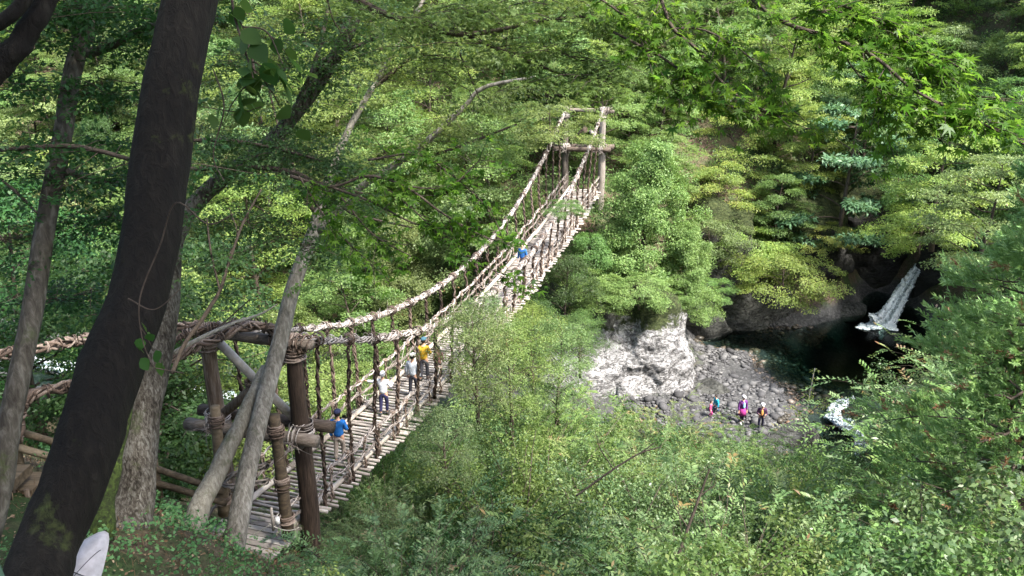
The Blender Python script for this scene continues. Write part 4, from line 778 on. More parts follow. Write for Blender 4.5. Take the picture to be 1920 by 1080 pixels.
# distinct trees of the far bank, placed one by one
def pt(px, py, d, kind, var, matk, name, label, s=1.0, cat='tree', H=None, **k):
    """crown centre aimed at a picture point; base dropped by .6 of the height"""
    tm, cm, H0, Rr = proto(kind, var, matk); p = at(px, py, d); return plant(name, kind, var, matk, p[0], p[1], label, cat, s=s, z=p[2] - H0 * s * .6, **k)
pt(1212, 405, 52, 'cypress', 0, 'cypress', 'cypress_tree', 'bright green feathery conifer growing on top of the limestone crag', 1.0, rz=.3)
pt(1285, 500, 52, 'cypress', 1, 'cypress', 'cypress_tree', 'smaller feathery conifer leaning over the gap beside the limestone crag', .62, rz=1.3)
pt(1590, 335, 62, 'whorl', 0, 'blue', 'chestnut_tree', 'large blue-green tree with shelves of glossy leaves above the pool', 1.15, rz=.5)
pt(1625, 210, 66, 'whorl', 1, 'blue', 'chestnut_tree', 'blue-green tree just above and behind the large shelved one', .8, rz=1.5)
pt(1470, 515, 58, 'spread', 0, 'lime', 'maple_tree', 'bright yellow-green maple reaching out over the dark pool', .95, rz=2.5)
pt(1400, 470, 61, 'spread', 1, 'lime', 'maple_tree', 'yellow-green maple rooted on the rock left of the pool', .95, rz=1)
pt(1350, 390, 63, 'layered', 2, 'yellow', 'maple_tree', 'yellow-tinged maple behind the feathery conifer', .8, rz=.4)
pt(1390, 290, 66, 'layered', 0, 'yellow', 'maple_tree', 'golden-leaved maple higher up the slope behind the conifer', .85, rz=2)
pt(1530, 160, 76, 'layered', 1, 'lime', 'maple_tree', 'pale lime maple high on the slope behind the hanging maple branch', 1.0, rz=3)
pt(1440, 200, 74, 'layered', 3, 'yellow', 'maple_tree', 'yellowish maple left of the pale lime one high on the slope', .95, rz=3)
pt(1770, 320, 52, 'layered', 2, 'lime', 'maple_tree', 'pale green airy tree right of the blue-green tree', .9, rz=5)
pt(1730, 430, 58, 'spread', 0, 'lime', 'maple_tree', 'light green maple overhanging the top of the waterfall', .9, rz=.9)
pt(1560, 445, 62, 'spread', 1, 'yellow', 'maple_tree', 'small yellowish maple spray above the dark rock mouth', .6, rz=2)
for i, (x, y, v_) in enumerate([(35.5, 55.5, 0), (38, 51, 1), (34.8, 58.5, 2), (40, 57, 0)]):  # trees added behind the cedars to keep sun off the waterfall
    plant('broadleaf_tree', 'round', v_, 'mid', x, y, 'full green tree on the right bank added to shade the waterfall', 'tree', 'green trees on the right bank added to shade the waterfall', 1.05, z=4.5)
pt(1850, 400, 44, 'layered', 1, 'olive', 'maple_tree', 'olive green tree behind the cedar tip on the right', .75, rz=5)
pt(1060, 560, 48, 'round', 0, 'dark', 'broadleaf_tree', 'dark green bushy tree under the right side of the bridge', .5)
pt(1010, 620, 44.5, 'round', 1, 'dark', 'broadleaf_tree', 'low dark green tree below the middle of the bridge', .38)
pt(1105, 505, 52, 'round', 2, 'mid', 'broadleaf_tree', 'mid green tree between the far tower and the limestone crag', .5)
pt(1335, 540, 58, 'spread', 1, 'mid', 'broadleaf_tree', 'leafy bush hanging over the grey slab at the back of the beach', .42)
pt(1160, 480, 53, 'cypress', 1, 'cypress', 'cypress_tree', 'young conifer crowding the foot of the far tower', .55)
pt(880, 330, 66, 'layered', 3, 'lime', 'maple_tree', 'pale yellow-green maple on the slope seen left of the far tower', 1.1, rz=1)
pt(770, 420, 60, 'layered', 2, 'lime', 'maple_tree', 'light green maple across the river above the middle of the bridge', 1.0, rz=1)
pt(1000, 230, 66, 'cypress', 0, 'mid', 'cypress_tree', 'mid green conifer left of the top of the far tower', .9)
pt(1055, 120, 78, 'round', 2, 'mid', 'broadleaf_tree', 'green tree high above the far tower', 1.1)
pt(1200, 548, 48.5, 'spread', 0, 'cypress', 'cypress_tree', 'low feathery conifer sprays over the mossy top of the crag', .55)
pt(1330, 440, 60, 'spread', 0, 'olive', 'maple_tree', 'olive maple low behind the smaller feathery conifer', .75)
pt(1120, 545, 49.5, 'spread', 1, 'mid', 'broadleaf_tree', 'leafy bush on the upper left shoulder of the crag', .62)
pt(1262, 560, 50.5, 'spread', 1, 'mid', 'broadleaf_tree', 'small bush hanging over the upper right edge of the crag', .26)
pt(1062, 392, 46, 'spread', 0, 'mid', 'broadleaf_tree', 'leafy spray crossing the far third of the deck', .3)
pt(1030, 232, 51, 'spread', 1, 'mid', 'broadleaf_tree', 'leafy crown hiding the left post of the far tower', .8)
for px, py, d, k_, v_, m_, s_, lb in [(1150, 120, 74, 'layered', 0, 'mid', .9, 'fresh green maple just right above the far tower'), (1250, 200, 67, 'layered', 2, 'lime', .8, 'lime maple on the slope above the feathery conifer'), (1310, 90, 80, 'round', 0, 'mid', 1.0, 'full green tree high behind the hanging maple sprays'),
    (1200, 30, 86, 'layered', 1, 'lime', 1.0, 'lime maple at the top edge above the far tower'), (1440, 60, 86, 'round', 2, 'olive', 1.0, 'olive round tree near the top edge above the chestnut'), (1610, 70, 82, 'round', 1, 'mid', 1.0, 'green round tree at the top edge above the chestnut'),
    (1710, 160, 70, 'layered', 3, 'mid', .9, 'tiered green maple behind the tip of the long maple branch'), (1790, 60, 78, 'layered', 0, 'lime', 1.0, 'lime maple near the top right corner'), (1880, 180, 66, 'round', 0, 'mid', .9, 'rounded green tree at the right edge below the corner'), (1260, 310, 58, 'layered', 1, 'mid', .5, 'small green maple peeping over the feathery conifer'),
    (1460, 390, 62, 'layered', 2, 'mid', .6, 'green maple left of the shelved chestnut tree'), (1690, 300, 60, 'layered', 0, 'mid', .6, 'green maple right of the shelved chestnut tree'), (1180, 250, 62, 'layered', 3, 'mid', .6, 'green maple right beside the far tower')]:
    pt(px, py, d, k_, v_, m_, nm_2[k_], lb, s_)
# the wooded slope, tree by tree
kinds = [('layered', 0, 'mid'), ('layered', 1, 'lime'), ('layered', 0, 'lime'), ('layered', 3, 'lime'), ('layered', 1, 'mid'), ('round', 0, 'mid'), ('layered', 2, 'olive'), ('round', 1, 'mid'), ('round', 2, 'dark'), ('layered', 3, 'mid'), ('cypress', 1, 'dark'), ('layered', 1, 'olive'), ('layered', 2, 'lime'), ('round', 0, 'olive')]
desc = {'mid': 'mid green', 'lime': 'light yellow-green', 'olive': 'olive green', 'dark': 'dark green', 'yellow': 'yellowing', 'silver': 'grey-green'}
form = {'layered': 'tiered maple', 'round': 'round broadleaf tree', 'cypress': 'pointed conifer', 'shrub': 'bushy shrub', 'arching': 'arching shrub', 'fine': 'feathery sapling', 'cedar': 'cedar', 'whorl': 'big-leaved tree'}
nm_ = {'layered': 'maple_tree', 'round': 'broadleaf_tree', 'cypress': 'cypress_tree', 'shrub': 'shrub', 'arching': 'shrub', 'fine': 'sapling', 'cedar': 'cedar_tree'}
r = np.random.default_rng(21); cnt = 0
for yy in np.arange(50, 98, 4.3):
    for xx in np.arange(-56, 60, 4.9):
        x, y = xx + r.uniform(-1.7, 1.7), yy + r.uniform(-1.6, 1.6); z = gz(x, y)
        if z < .9 or abs(x) > y * .68 + 4: continue
        if x > 8 and y < 62: continue
        if 25 < x < 33 and y < 68: continue
        k_, v_, m_ = kinds[int(r.integers(0, len(kinds)))]
        if m_ == 'dark' and r.uniform() < .5: m_ = 'olive'
        if x > 5 and r.uniform() < .35: m_ = 'lime' if k_ == 'layered' else m_
        if x > -14 and m_ == 'dark': m_ = 'mid'
        s_ = r.uniform(.7, 1.05); _, _, H_, R_ = proto(k_, v_, m_)
        if not clear(x, y, z, H_ * s_, R_ * s_): continue
        px, py, zc = proj(np.array([x, y, z + H_ * s_ * .6]))
        if py < -260: continue
        side = 'beyond the bridge' if px < 1000 and px > 560 else 'behind the trunks' if px <= 560 else 'above the pool'
        tier = 'low' if y < 62 else 'halfway up' if y < 76 else 'high'
        plant(nm_[k_], k_, v_, m_, x, y, f'{desc[m_]} {form[k_]} {tier} {side}', 'tree', f'{desc[m_]} {form[k_]}s {tier} {side}', s_); cnt += 1
# trees on the left, on the near bank and down by the river, filling behind the tower
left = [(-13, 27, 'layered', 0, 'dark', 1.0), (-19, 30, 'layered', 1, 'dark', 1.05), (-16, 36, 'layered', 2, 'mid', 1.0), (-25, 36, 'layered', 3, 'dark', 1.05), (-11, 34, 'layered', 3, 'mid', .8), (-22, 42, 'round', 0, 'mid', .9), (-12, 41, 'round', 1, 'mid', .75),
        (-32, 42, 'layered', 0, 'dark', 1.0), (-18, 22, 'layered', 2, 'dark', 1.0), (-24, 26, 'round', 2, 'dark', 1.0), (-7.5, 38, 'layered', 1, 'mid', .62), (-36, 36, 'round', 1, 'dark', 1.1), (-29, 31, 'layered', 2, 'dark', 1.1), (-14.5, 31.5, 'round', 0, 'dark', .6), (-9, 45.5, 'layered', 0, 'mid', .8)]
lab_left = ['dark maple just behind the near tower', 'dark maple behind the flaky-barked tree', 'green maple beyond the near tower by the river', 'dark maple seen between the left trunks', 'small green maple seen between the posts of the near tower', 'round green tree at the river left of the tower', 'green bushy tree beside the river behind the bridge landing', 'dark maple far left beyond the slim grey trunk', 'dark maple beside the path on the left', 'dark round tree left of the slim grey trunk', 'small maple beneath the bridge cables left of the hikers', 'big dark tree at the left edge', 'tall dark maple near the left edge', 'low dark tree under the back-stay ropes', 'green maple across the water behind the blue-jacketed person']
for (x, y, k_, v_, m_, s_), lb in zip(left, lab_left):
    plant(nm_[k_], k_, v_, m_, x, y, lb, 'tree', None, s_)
# unseen tall maples, added so that crowns above the view shade the left bank
for i, (x, y, zz, v_, rz) in enumerate([(10, 10, 15.5, 1, .2), (4.5, -2, 20.5, 1, 0), (-15, 4, 20, 0, .4), (-18, 10, 18, 1, .2), (2, -7, 22, 2, 0), (-20, 15, 14.5, 1, 3.1), (-26, 22, 12, 2, 3.0), (-18, 6, 19, 0, 3.1), (-31, 30, 10, 1, 3.2)]):
    plant('shade_maple', 'canopy', v_, 'dark', x, y, 'tall unseen maple added for shading the left foreground', 'tree', 'unseen maples added for shading the left foreground', 1.0, z=zz, rz=rz)
# ------------------------------------------------------------------ near bank thicket
r = np.random.default_rng(33)
sk = [('shrub', 0, 'silver'), ('shrub', 1, 'silver'), ('arching', 0, 'olive'), ('shrub', 2, 'dark'), ('arching', 0, 'silver'), ('arching', 1, 'silver'), ('shrub', 1, 'mid'), ('arching', 2, 'mid'), ('shrub', 0, 'silver'), ('shrub', 2, 'mid')]
sh_form = {'shrub': 'small-leaved shrub', 'arching': 'arching willowy shrub'}
for yy in np.arange(7, 40, 2.3):
    for xx in np.arange(-7, 25, 2.5):
        x, y = xx + r.uniform(-1, 1), yy + r.uniform(-1, 1); z = gz(x, y)
        if z < .25 or x < -9 + (y - 20) * .32: continue
        k_, v_, m_ = sk[int(r.integers(0, len(sk)))]; s_ = r.uniform(.8, 1.15)
        _, _, H_, R_ = proto(k_, v_)
        if r.uniform() < .15: continue
        s_ *= r.uniform(.65, 1.05); okk = False
        for q in ((1.9, 1.55, 1.25, 1.0, .75, .5, .35) if y > 19 else (1.6, 1.25, .95, .7, .5) if y > 12 else (.95, .7, .5)):
            if r.uniform() < .25 and q > 1: continue
            if clear(x, y, z, H_ * s_ * q, R_ * s_ * q, .9): okk = True; s_ *= q; break
        if not okk: continue
        px, py, zc = proj(np.array([x, y, z + H_ * s_ * .6]))
        if px > 2150 or px < 330 or py > 1450: continue
        dd = 'high on the bank' if y < 14 else 'mid bank' if y < 24 else 'by the river'
        ww = 'under the bridge' if px < 800 else 'below the crag' if px < 1300 else 'near the cedars'
        plant('shrub', k_, v_, m_, x, y, f'{desc[m_]} {sh_form[k_]} {dd} {ww}', 'shrub', f'{desc[m_]} {sh_form[k_]}s {dd} {ww}', s_)
for i, (px, py, d, v_, m_, s_) in enumerate([(1340, 1135, 12, 0, 'mid', .8), (1500, 1120, 12.5, 1, 'mid', .75), (1660, 1100, 12.5, 0, 'herb', .85), (1800, 1110, 12, 1, 'mid', .8), (1910, 1060, 12, 0, 'silver', .9)]):
    p = at(px, py, d); plant('shrub', 'bigleaf', v_, m_, p[0], p[1], 'broad-leaved shrub along the lower edge', 'shrub', 'broad-leaved shrubs along the lower edge', s_, z=p[2] - 1.5)
for i, (px, py, d, k_, v_, m_, s_) in enumerate([(1060, 800, 40, 'shrub', 0, 'mid', 1.0), (1120, 812, 40, 'arching', 1, 'olive', 1.0), (1190, 818, 39, 'shrub', 1, 'mid', 1.0), (1250, 822, 39, 'arching', 0, 'olive', .9), (1310, 838, 38, 'shrub', 2, 'mid', .9), (1000, 780, 39, 'shrub', 2, 'mid', 1.1), (1380, 848, 38, 'arching', 2, 'mid', .8)]):
    p = at(px, py, d); plant('shrub', k_, v_, m_, p[0], p[1], 'waterside shrub in front of the limestone crag', 'shrub', 'waterside shrubs in front of the limestone crag', s_, z=p[2] - 2.2 * s_)
# feathery sapling that veils the deck past the hikers
for px, py, d, v_, m_, s_, lb in [(890, 680, 28, 0, 'olive', .66, 'feathery sapling veiling the deck just past the hikers'), (955, 710, 30, 1, 'mid', .7, 'light green feathery sapling right of the one veiling the deck'),
    (1050, 690, 35, 2, 'olive', .7, 'olive feathery sapling at the left foot of the limestone crag'), (905, 640, 31, 2, 'silver', .55, 'pale feathery treetop just below the middle of the deck'), (1000, 650, 38, 0, 'lime', .62, 'yellow-green feathery sapling under the right edge of the deck'),
    (1090, 640, 41, 1, 'mid', .5, 'small feathery sapling against the upper left of the crag'), (835, 850, 26, 1, 'silver', .5, 'grey-green feathery sapling beside the right deck edge near the tower')]:
    p = at(px, py, d); H_ = 6.5 * s_; plant('sapling', 'fine', v_, m_, p[0], p[1], lb, 'tree', None, s_, z=p[2] - H_ * .6)
# cedars on the right
pt(2015, 590, 19, 'cedar', 0, 'cedar', 'cedar_tree', 'big spiky cedar filling the right edge', .78, rz=1.0)
pt(1880, 860, 22, 'cedar', 1, 'cedar', 'cedar_tree', 'cedar in front of the pool outlet with brown dead tips', .55, rz=2.0)
pt(2060, 380, 30, 'cedar', 1, 'cedar', 'cedar_tree', 'taller cedar behind the big one at the right edge', .95, rz=.3)
pt(1715, 830, 27, 'cedar', 0, 'cedar', 'cedar_tree', 'small cedar nearest the white rapids', .3, rz=.3)
pt(1540, 690, 40, 'arching', 0, 'yellow', 'sapling', 'thin yellow-leaved sapling standing before the pebble beach', .01) if False else None
# ------------------------------------------------------------------ ground cover, litter, herbs on the lower left bank
r = np.random.default_rng(77)
n = 16000; x = r.uniform(-17, 3, n); y = r.uniform(4, 21, n); z = ground_z(x, y); L = r.uniform(.04, .1, n)
v, f, tt = leaf_frames(np.c_[x, y, z + .04 + r.uniform(0, .05, n)], r.normal(0, 1, (n, 3)) * (1, 1, .3), np.array([0, 0, 1.0]) + r.normal(0, .4, (n, 3)), L, L * .6, r.uniform(0, 1, n))
o = ob('leaf_litter', mesh_np('leaf_litter', v, f, tt, False), M['dry']); tag(o, 'brown dry leaf litter covering the lower left bank', 'leaf litter', kind='stuff')
n = 5200; x = r.uniform(-15, 4, n); y = r.uniform(5, 20.5, n); dns = np.sin(x * 1.1 + 2) * np.cos(y * .9) + (x + 10) * .12; okk = dns > .0; x, y = x[okk], y[okk]; z = ground_z(x, y)
cn = np.c_[x, y, z + r.uniform(.12, .6, len(x))]; v, f, tt = spray_leaves(cn, np.array([0, -.1, 1.0]) + r.normal(0, .25, cn.shape), .18, 8, .085, r, .2, .35, .1, .7)
o = ob('undergrowth', mesh_np('undergrowth', v, f, tt, False), M['herb']); tag(o, 'low leafy green undergrowth on the lower left bank', 'undergrowth', kind='stuff')
n = 9000; x = r.uniform(-15, 2, n); y = r.uniform(5, 20.5, n); z = ground_z(x, y)
v, f, tt = leaf_frames(np.c_[x, y, z], np.c_[r.normal(0, .35, (n, 2)), np.ones(n)], r.normal(0, 1, (n, 3)), r.uniform(.1, .35, n), np.full(n, .014), r.uniform(0, 1, n))
o = ob('dry_grass', mesh_np('dry_grass', v, f, tt, False), M['dry']); tag(o, 'thin dry grass stalks on the lower left bank', 'grass', kind='stuff')
n = 15000; x = r.uniform(-60, 55, n); y = r.uniform(47, 96, n); z = ground_z(x, y); okk = (z > 1.3) & (abs(x) < y * .7 + 4) & ~((x > 23) & (x < 36) & (y < 68)) & ~((x > 9) & (x < 26) & (y < 60.5)); x, y, z = x[okk], y[okk], z[okk]
cn = np.c_[x, y, z + r.uniform(.1, 1.3, len(x))]; v, f, tt = spray_leaves(cn, np.array([0, -.35, 1.0]) + r.normal(0, .25, cn.shape), r.uniform(.5, 1.0, len(x)), 20, .2, r, .3, .5, .15, .6)
o = ob('bushes', mesh_np('bushes', v, f, tt, False), M['mid']); tag(o, 'low leafy growth covering the far slope beneath the trees', 'undergrowth', kind='stuff')
n = 5000; x = r.uniform(-40, 26, n); y = r.uniform(6, 42, n); z = ground_z(x, y); okk = (z > .5) & ((x > 2.5) | (y > 22)) & (x > -40); x, y, z = x[okk], y[okk], z[okk]
cn = np.c_[x, y, z + r.uniform(.1, 1.0, len(x))]; v, f, tt = spray_leaves(cn, np.array([0, -.3, 1.0]) + r.normal(0, .3, cn.shape), r.uniform(.3, .7, len(x)), 26, .09, r, .3, .6, .3, .5)
o = ob('bushes', mesh_np('bushes', v, f, tt, False), M['dark']); tag(o, 'low dark growth covering the near bank beneath the shrubs', 'undergrowth', kind='stuff')
# ------------------------------------------------------------------ fence, steps, small things
fe = empty('log_fence', (0, 0, 0), 0, 'two-rail log fence along the path to the bridge landing', 'fence')
for (pa, pb) in (((-30, 790, 17.4), (290, 884, 20)), ((-30, 822, 17.4), (290, 910, 20)), ((285, 876, 20), (418, 922, 21)), ((285, 903, 20), (424, 944, 21))):
    a, b = at(*pa), at(*pb); mb = MB(); mb.tube(a + (b - a) * np.linspace(0, 1, 8)[:, None], .085, 9, lump=.03); mb.build('rail', M['fence'], fe)
for pa in ((20, 790, 17.8), (150, 820, 18.9), (290, 870, 20.1)):
    a = at(*pa); mb = MB(); mb.tube([a + UP * .1, a - UP * .6, a - UP * 1.3], .09, 9, lump=.03); mb.build('fence_post', M['fence'], fe)
stp = empty('log_steps', (0, 0, 0), 0, 'earth steps edged with short stakes at the left edge', 'steps')
for i, (px, py, d) in enumerate(((22, 896, 16.6), (60, 910, 17), (98, 926, 17.4), (136, 942, 17.8))):
    a = at(px, py, d); mb = MB(); mb.box(a, (.42, .7, .2)); mb.build('tread', M['fence'], stp, smooth=False)
    for q in (-.15, .12):
        mb = MB(); mb.tube([a + (q, -.38, .14), a + (q, -.38, -.3)], .055, 8); mb.build('stake', M['post'], stp)
# white dish-shaped cover and dark cord
cv = empty('dish_cover', tuple(at(146, 1070, 4.9)), 0, 'white dish-shaped cover with a dark cord at the foot of the dark trunk', 'cover'); cv.rotation_euler = (R(50), R(30), R(-12)); cv.scale = (.8, .85, .8)
mb = MB(); n = 26; V, F = [], []
prof = [(0, .10), (.05, .098), (.1, .085), (.14, .055), (.163, .02), (.17, 0), (.178, .0), (.178, -.012), (.166, -.012)]
for rr_, zz in prof:
    for j in range(n): a = 2 * math.pi * j / n; pk = 1 + .55 * max(0, math.sin(a)) ** 2.2; V.append((max(rr_, .001) * (1 - .25 * max(0, math.sin(a))) * math.cos(a), max(rr_, .001) * 1.1 * pk * math.sin(a), zz * (1 - .2 * rr_ / .18)))
for i in range(len(prof) - 1):
    for j in range(n): F.append((i * n + j, i * n + (j + 1) % n, (i + 1) * n + (j + 1) % n, (i + 1) * n + j))
mb.add(V, F); mb.build('shell', flat('white_plastic', (.42, .42, .46), .5, .2, 14, .4), cv)
mb = MB(); a = np.linspace(-1.2, 1.3, 16); mb.tube(np.c_[.16 * np.sin(a), a * .02, .105 * np.cos(a) + .008], .0035, 5); mb.tube(np.c_[a * .02 + .03, .2 * np.sin(a), .105 * np.cos(a) + .01], .0025, 5); mb.build('cord', flat('black_cord', (.02, .02, .025), .6), cv)
# green roll at the very left edge
gb = empty('green_sack', tuple(at(-42, 1075, 3.4)), 0, 'faded green sack with a black top at the lower left corner', 'sack')
mb = MB(); mb.tube([(.0, 0, -.35), (.02, 0, -.2), (0, 0, 0), (-.015, 0, .1), (-.03, 0, .16)], [.075, .085, .082, .065, .045], 14, lump=.03); mb.build('sack_body', flat('green_fabric', (.05, .1, .07), .9, .5, 9, .8), gb)
mb = MB(); mb.tube([(-.03, 0, .14), (-.035, 0, .2), (-.04, 0, .25)], [.055, .06, .03], 12, lump=.03); mb.build('sack_top', flat('black_fabric', (.015, .015, .02), .8), gb)
# small stake with white rope at the landing
sk_ = empty('rope_stake', tuple(at(512, 985, 20.4)), 0, 'thin stake with a white cap and slack rope at the bridge landing', 'stake')
mb = MB(); mb.tube([(0, 0, -.15), (0, 0, .5)], .035, 8); mb.build('stake_post', M['plank'], sk_)
mb = MB(); mb.tube([(.12, 0, .05), (.12, 0, .22)], [.06, .05], 9); mb.build('stake_cap', flat('white_cap', (.75, .75, .72), .5, .05), sk_)
mb = MB(); u = np.linspace(0, 1, 14); mb.tube(np.c_[-.1 + u * .75, u * -.1, .05 - .5 * u + .45 * u ** 2.2], .012, 5); mb.tube(np.c_[-.1 - u * .45, u * .1, .0 - .35 * u], .01, 5); mb.build('slack_rope', flat('pale_rope', (.5, .47, .4), .8), sk_)
# ------------------------------------------------------------------ people
SK = flat('skin', (.5, .3, .21), .55, .06)
def cloth(n_, c, **k): return flat(n_, c, .9, .3, 7, .9)
def skin_mesh(name, verts, edges, radii, root=0, sub=2):
    me = bpy.data.meshes.new(name); me.from_pydata([tuple(v) for v in verts], edges, []); o = bpy.data.objects.new(name, me); C.objects.link(o)
    m = o.modifiers.new('s', 'SKIN'); m.use_smooth_shade = True
    for i, rr in enumerate(radii): d = me.skin_vertices[0].data[i]; d.radius = rr if isinstance(rr, tuple) else (rr, rr); d.use_root = (i == root)
    s = o.modifiers.new('u', 'SUBSURF'); s.levels = sub; s.render_levels = sub
    dg = bpy.context.evaluated_depsgraph_get(); me2 = bpy.data.meshes.new_from_object(o.evaluated_get(dg)); bpy.data.objects.remove(o); me2.name = name
    V = np.empty(len(me2.vertices) * 3); me2.vertices.foreach_get('co', V); F = [tuple(p.vertices) for p in me2.polygons]; return V.reshape(-1, 3), F
def person(loc, rz, label, H=1.7, jacket=(.05, .25, .7), trousers=(.1, .1, .1), hat=None, hood=None, hair=(.02, .015, .012), arms=None, lean=0.0, bend=0.0, stride=.05, extra=None, shoes=(.05, .05, .05), skirt=None, crouch=0.0, cap_brim=True, vest=None):
    s = H / 1.7; e = empty('person', tuple(loc), rz, label, 'person'); e.scale = (s, s, s)
    pel = np.array([0, 0, .92 - crouch]); ch = pel + (0, math.sin(bend) * .4, .4 * math.cos(bend)); nk = ch + (0, math.sin(bend) * .12, .13); hd = nk + (0, .03 + .05 * bend, .17)
    A = arms or {}
    def arm(sd_):
        sh = ch + (.185 * sd_, 0, .04); k = A.get(sd_, 'down')
        if k == 'down': el = sh + (.06 * sd_, -.02, -.29); wr = el + (.0, .06, -.25)
        elif k == 'fwd': el = sh + (.07 * sd_, .03, -.27); wr = el + (-.08 * sd_, .22, .06)
        elif k == 'out': el = sh + (.26 * sd_, .06, -.1); wr = el + (.24 * sd_, .08, -.02)
        elif k == 'up': el = sh + (.1 * sd_, .05, -.24); wr = el + (.06 * sd_, .1, .2)
        return sh, el, wr
    Lg = []
    for sd_ in (-1, 1):
        hp = pel + (.095 * sd_, 0, -.04); kn = np.array([.1 * sd_, stride * sd_ + .02 + crouch * .8, .48 - crouch * .3]); an = np.array([.1 * sd_, stride * sd_ * 1.5 - .03, .085]); toe = an + (.015 * sd_, .17, -.05); Lg.append((hp, kn, an, toe))
    v = [pel, pel + (0, math.sin(bend) * .2, .2), ch, nk, hd, hd + (0, .0, .085), hd + (0, .095, -.02)]; ed = [(0, 1), (1, 2), (2, 3), (3, 4), (4, 5), (4, 6)]; ra = [(.13, .1), (.125, .09), (.15, .1), .052, (.078, .092), .06, .018]
    hands = []
    for sd_ in (-1, 1):
        sh, el, wr = arm(sd_); i = len(v); hn = wr + norm(wr - el) * .07; v += [sh, el, wr, hn]; ed += [(2, i), (i, i + 1), (i + 1, i + 2), (i + 2, i + 3)]; ra += [.055, .04, .027, (.034, .018)]; hands.append((sd_, wr, hn))
        hp, kn, an, toe = Lg[0 if sd_ < 0 else 1]; i = len(v); v += [hp, kn, an, toe]; ed += [(0, i), (i, i + 1), (i + 1, i + 2), (i + 2, i + 3)]; ra += [.085, .055, .038, .035]
    V, F = skin_mesh('body', v, ed, ra); mb = MB(); mb.add(V, F)
    for sd_, wr, hn in hands:
        d = norm(hn - wr); sdv = norm(np.cross(d, (0, 1, .2)))
        for q, ln in ((-.024, .062), (-.008, .074), (.008, .07), (.023, .056)): b = hn + sdv * q; mb.tube([b - d * .01, b + d * ln * .5, b + d * ln * .8 + (0, .012, -.01), b + d * ln + (0, .022, -.014)], [.009, .0085, .008, .006], 5)
        b = wr + d * .02; mb.tube([b, b + (-.03 * sd_, .025, 0) + d * .02, b + (-.035 * sd_, .04, 0) + d * .045], [.011, .01, .007], 5)
    for sx2 in (-1, 1): mb.tube([hd + (.083 * sx2, -.005, -.03), hd + (.095 * sx2, -.012, 0), hd + (.085 * sx2, -.005, .02)], [.008, .014, .007], 5)
    mb.build('body', SK, e)
    mb = MB(); 
    for sx2 in (-1, 1): V_, F_ = ICO[1]; mb.add(V_ * (.012, .006, .009) + hd + (.032 * sx2, .092, .012), F_)
    V_, F_ = ICO[1]; mb.add(V_ * (.022, .005, .005) + hd + (0, .088, -.052), F_); mb.build('eyes_and_mouth', flat('dark_features', (.05, .02, .02), .5), e)
    # jacket
    v = [pel + (0, 0, -.08), pel + (0, math.sin(bend) * .12, .12), ch + (0, 0, -.12), ch, nk + (0, 0, -.03)]; ed = [(0, 1), (1, 2), (2, 3), (3, 4)]; ra = [(.175, .135), (.165, .13), (.18, .13), (.175, .12), (.07, .065)]
    for sd_ in (-1, 1): sh, el, wr = arm(sd_); i = len(v); v += [sh, el, wr - norm(wr - el) * .02]; ed += [(3, i), (i, i + 1), (i + 1, i + 2)]; ra += [.082, .066, .05]
    V, F = skin_mesh('jacket', v, ed, ra); mb = MB(); mb.add(V, F); mb.build('jacket', cloth('jacket_cloth', jacket), e)
    if vest:
        mb = MB(); c = (ch + pel) / 2 + (0, .125 + .02, .05); V_, F_ = ICO[2]; mb.add(V_ * (.07, .035, .2) + c, F_); mb.build('shirt_front', cloth('shirt_cloth', vest), e)
    v = [pel + (0, 0, .02), pel + (0, 0, -.06)]; ed = [(0, 1)]; ra = [(.15, .12), (.15, .125)]
    for hp, kn, an, toe in Lg: i = len(v); v += [hp + (0, 0, -.06), kn, an + (0, 0, .03)]; ed += [(1, i), (i, i + 1), (i + 1, i + 2)]; ra += [.1, .074, .062]
    V, F = skin_mesh('trousers', v, ed, ra); mb = MB(); mb.add(V, F); mb.build('trousers', cloth('trouser_cloth', trousers), e)
    if skirt:
        mb = MB(); mb.tube([pel + (0, 0, .02), pel + (0, 0, -.15), pel + (0, 0, -.38)], [.165, .19, .235], 16, lump=.03); mb.build('skirt', cloth('skirt_cloth', skirt), e)
    for hp, kn, an, toe in Lg:
        mb = MB(); mb.tube([an + (0, -.06, -.035), an + (0, .02, -.03), toe + (0, -.02, 0), toe + (0, .05, -.005)], [.042, .055, .048, .025], 9); mb.build('shoe', cloth('shoe_cloth', shoes), e)
    V_, F_ = ICO[3]
    Vh = V_ * (.1, .118, .125) + hd + (0, -.012, .028); keep = lambda f: not (np.mean([V_[i][1] for i in f]) > .25 and np.mean([V_[i][2] for i in f]) < .35) and np.mean([V_[i][2] for i in f]) > -.75
    mb = MB(); mb.add(Vh, [tuple(f) for f in F_ if keep(f)]); mb.build('hood' if hood else 'hair', cloth('hood_cloth', hood) if hood else flat('hair', hair, .6), e)
    if hat:
        mb = MB(); Vt = V_ * (.112, .13, .095) + hd + (0, -.005, .062); mb.add(Vt, [tuple(f) for f in F_ if np.mean([V_[i][2] for i in f]) > -.05])
        if cap_brim: mb.tube([hd + (0, .1, .06), hd + (0, .15, .052), hd + (0, .19, .04)], [(.075), .07, .05], 10) if False else mb.box(hd + (0, .15, .062), (.13, .12, .012))
        mb.build('hat', cloth('hat_cloth', hat), e)
    if extra: extra(e, pel, ch, hd)
    return e
hdg = -math.atan2(dv[0], dv[1])
def onb(t_, s, **k): p = BP(t_, s, -.005); person(p, hdg + k.pop('turn', 0), **k)
def pack(col):
    def f(e, pel, ch, hd): V_, F_ = ICO[2]; mb = MB(); mb.add(V_ * (.15, .1, .22) + (ch + pel) / 2 + (0, -.2, .06), F_); mb.build('backpack', cloth('backpack_cloth', col), e)
    return f
onb(.094, .22, label='person in a bright blue jacket and dark cap seen from behind on the bridge', H=1.74, jacket=(.015, .13, .42), trousers=(.26, .22, .19), hat=(.025, .03, .07), arms={-1: 'down', 1: 'fwd'}, cap_brim=False, turn=.15)
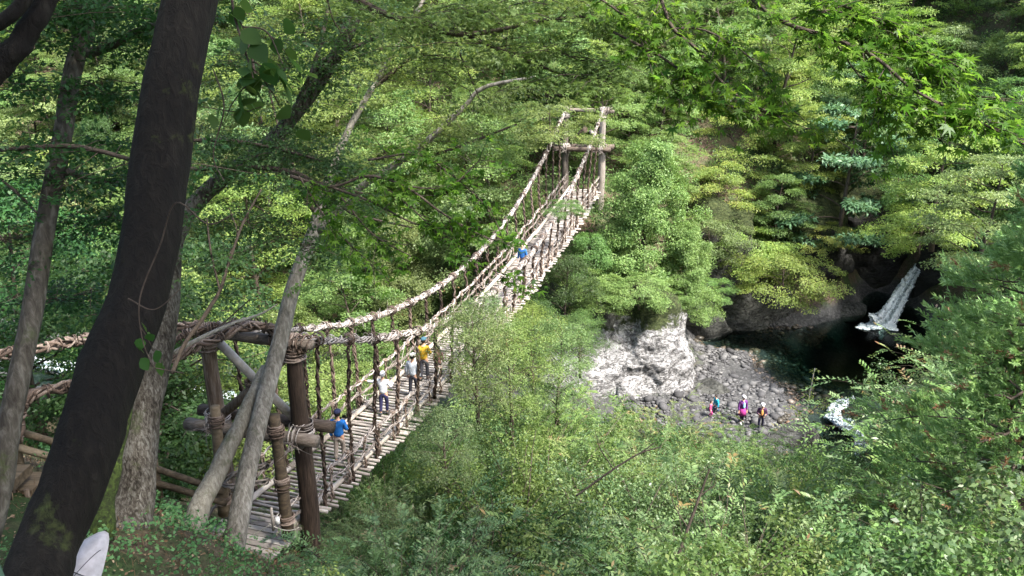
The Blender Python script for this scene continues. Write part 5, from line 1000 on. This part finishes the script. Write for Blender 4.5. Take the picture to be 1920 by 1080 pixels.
onb(.19, -.05, label='person in a white hooded jacket reaching for the left hand rope', H=1.6, jacket=(.58, .6, .64), trousers=(.02, .02, .06), hood=(.62, .64, .68), arms={-1: 'out', 1: 'up'}, turn=.1)
onb(.235, .32, label='person in a pale grey jacket walking behind the white-hooded hiker', H=1.68, jacket=(.5, .54, .6), trousers=(.03, .03, .04), hat=(.62, .6, .57), arms={-1: 'down', 1: 'down'})
onb(.275, .1, label='person in a yellow jacket and dark cap on the bridge', H=1.72, jacket=(.62, .37, .03), trousers=(.05, .05, .06), hat=(.03, .08, .11), arms={-1: 'down', 1: 'fwd'})
onb(.285, .55, label='small dark-haired child in a dusty pink top beside the yellow-jacketed person', H=1.3, jacket=(.42, .2, .2), trousers=(.06, .05, .05))
onb(.62, .1, label='person in blue half hidden by leaves far along the bridge', H=1.65, jacket=(.02, .11, .34), trousers=(.03, .03, .04), turn=3.0)
def gp(px, py): 
    d = at(px, py, 1) - (0, 0, CAMZ); t_ = 40.0
    for _ in range(40): p = d * t_ + (0, 0, CAMZ); t_ += (p[2] - gz(p[0], p[1])) * .8
    return d * t_ + (0, 0, CAMZ)
FACE = math.pi
person(gp(1390, 793), FACE + .2, 'person in a purple jacket and magenta shorts standing on the pebble beach', 1.66, (.12, .03, .16), (.02, .02, .03), hat=(.5, .48, .5), vest=(.3, .65, .8), skirt=(.3, .03, .17), shoes=(.5, .5, .5))
person(gp(1425, 806), FACE - .2, 'person in a dark jacket and white cap bending forward on the pebble beach', 1.68, (.05, .02, .05), (.02, .02, .04), hat=(.75, .75, .75), arms={-1: 'fwd', 1: 'fwd'}, bend=.25, vest=(.8, .35, .1), shoes=(.6, .4, .3))
person(gp(1331, 782), FACE + 1.2, 'small child in a bright pink top at the foot of the limestone crag', 1.1, (.5, .08, .18), (.35, .05, .18), crouch=.15)
person(gp(1344, 772), FACE - 1.2, 'person in teal sitting low beside the child in pink', 1.35, (.02, .3, .42), (.02, .06, .12), crouch=.35, bend=.3)
number_labels()
print('forest trees', cnt, 'objects', len(sc.objects))
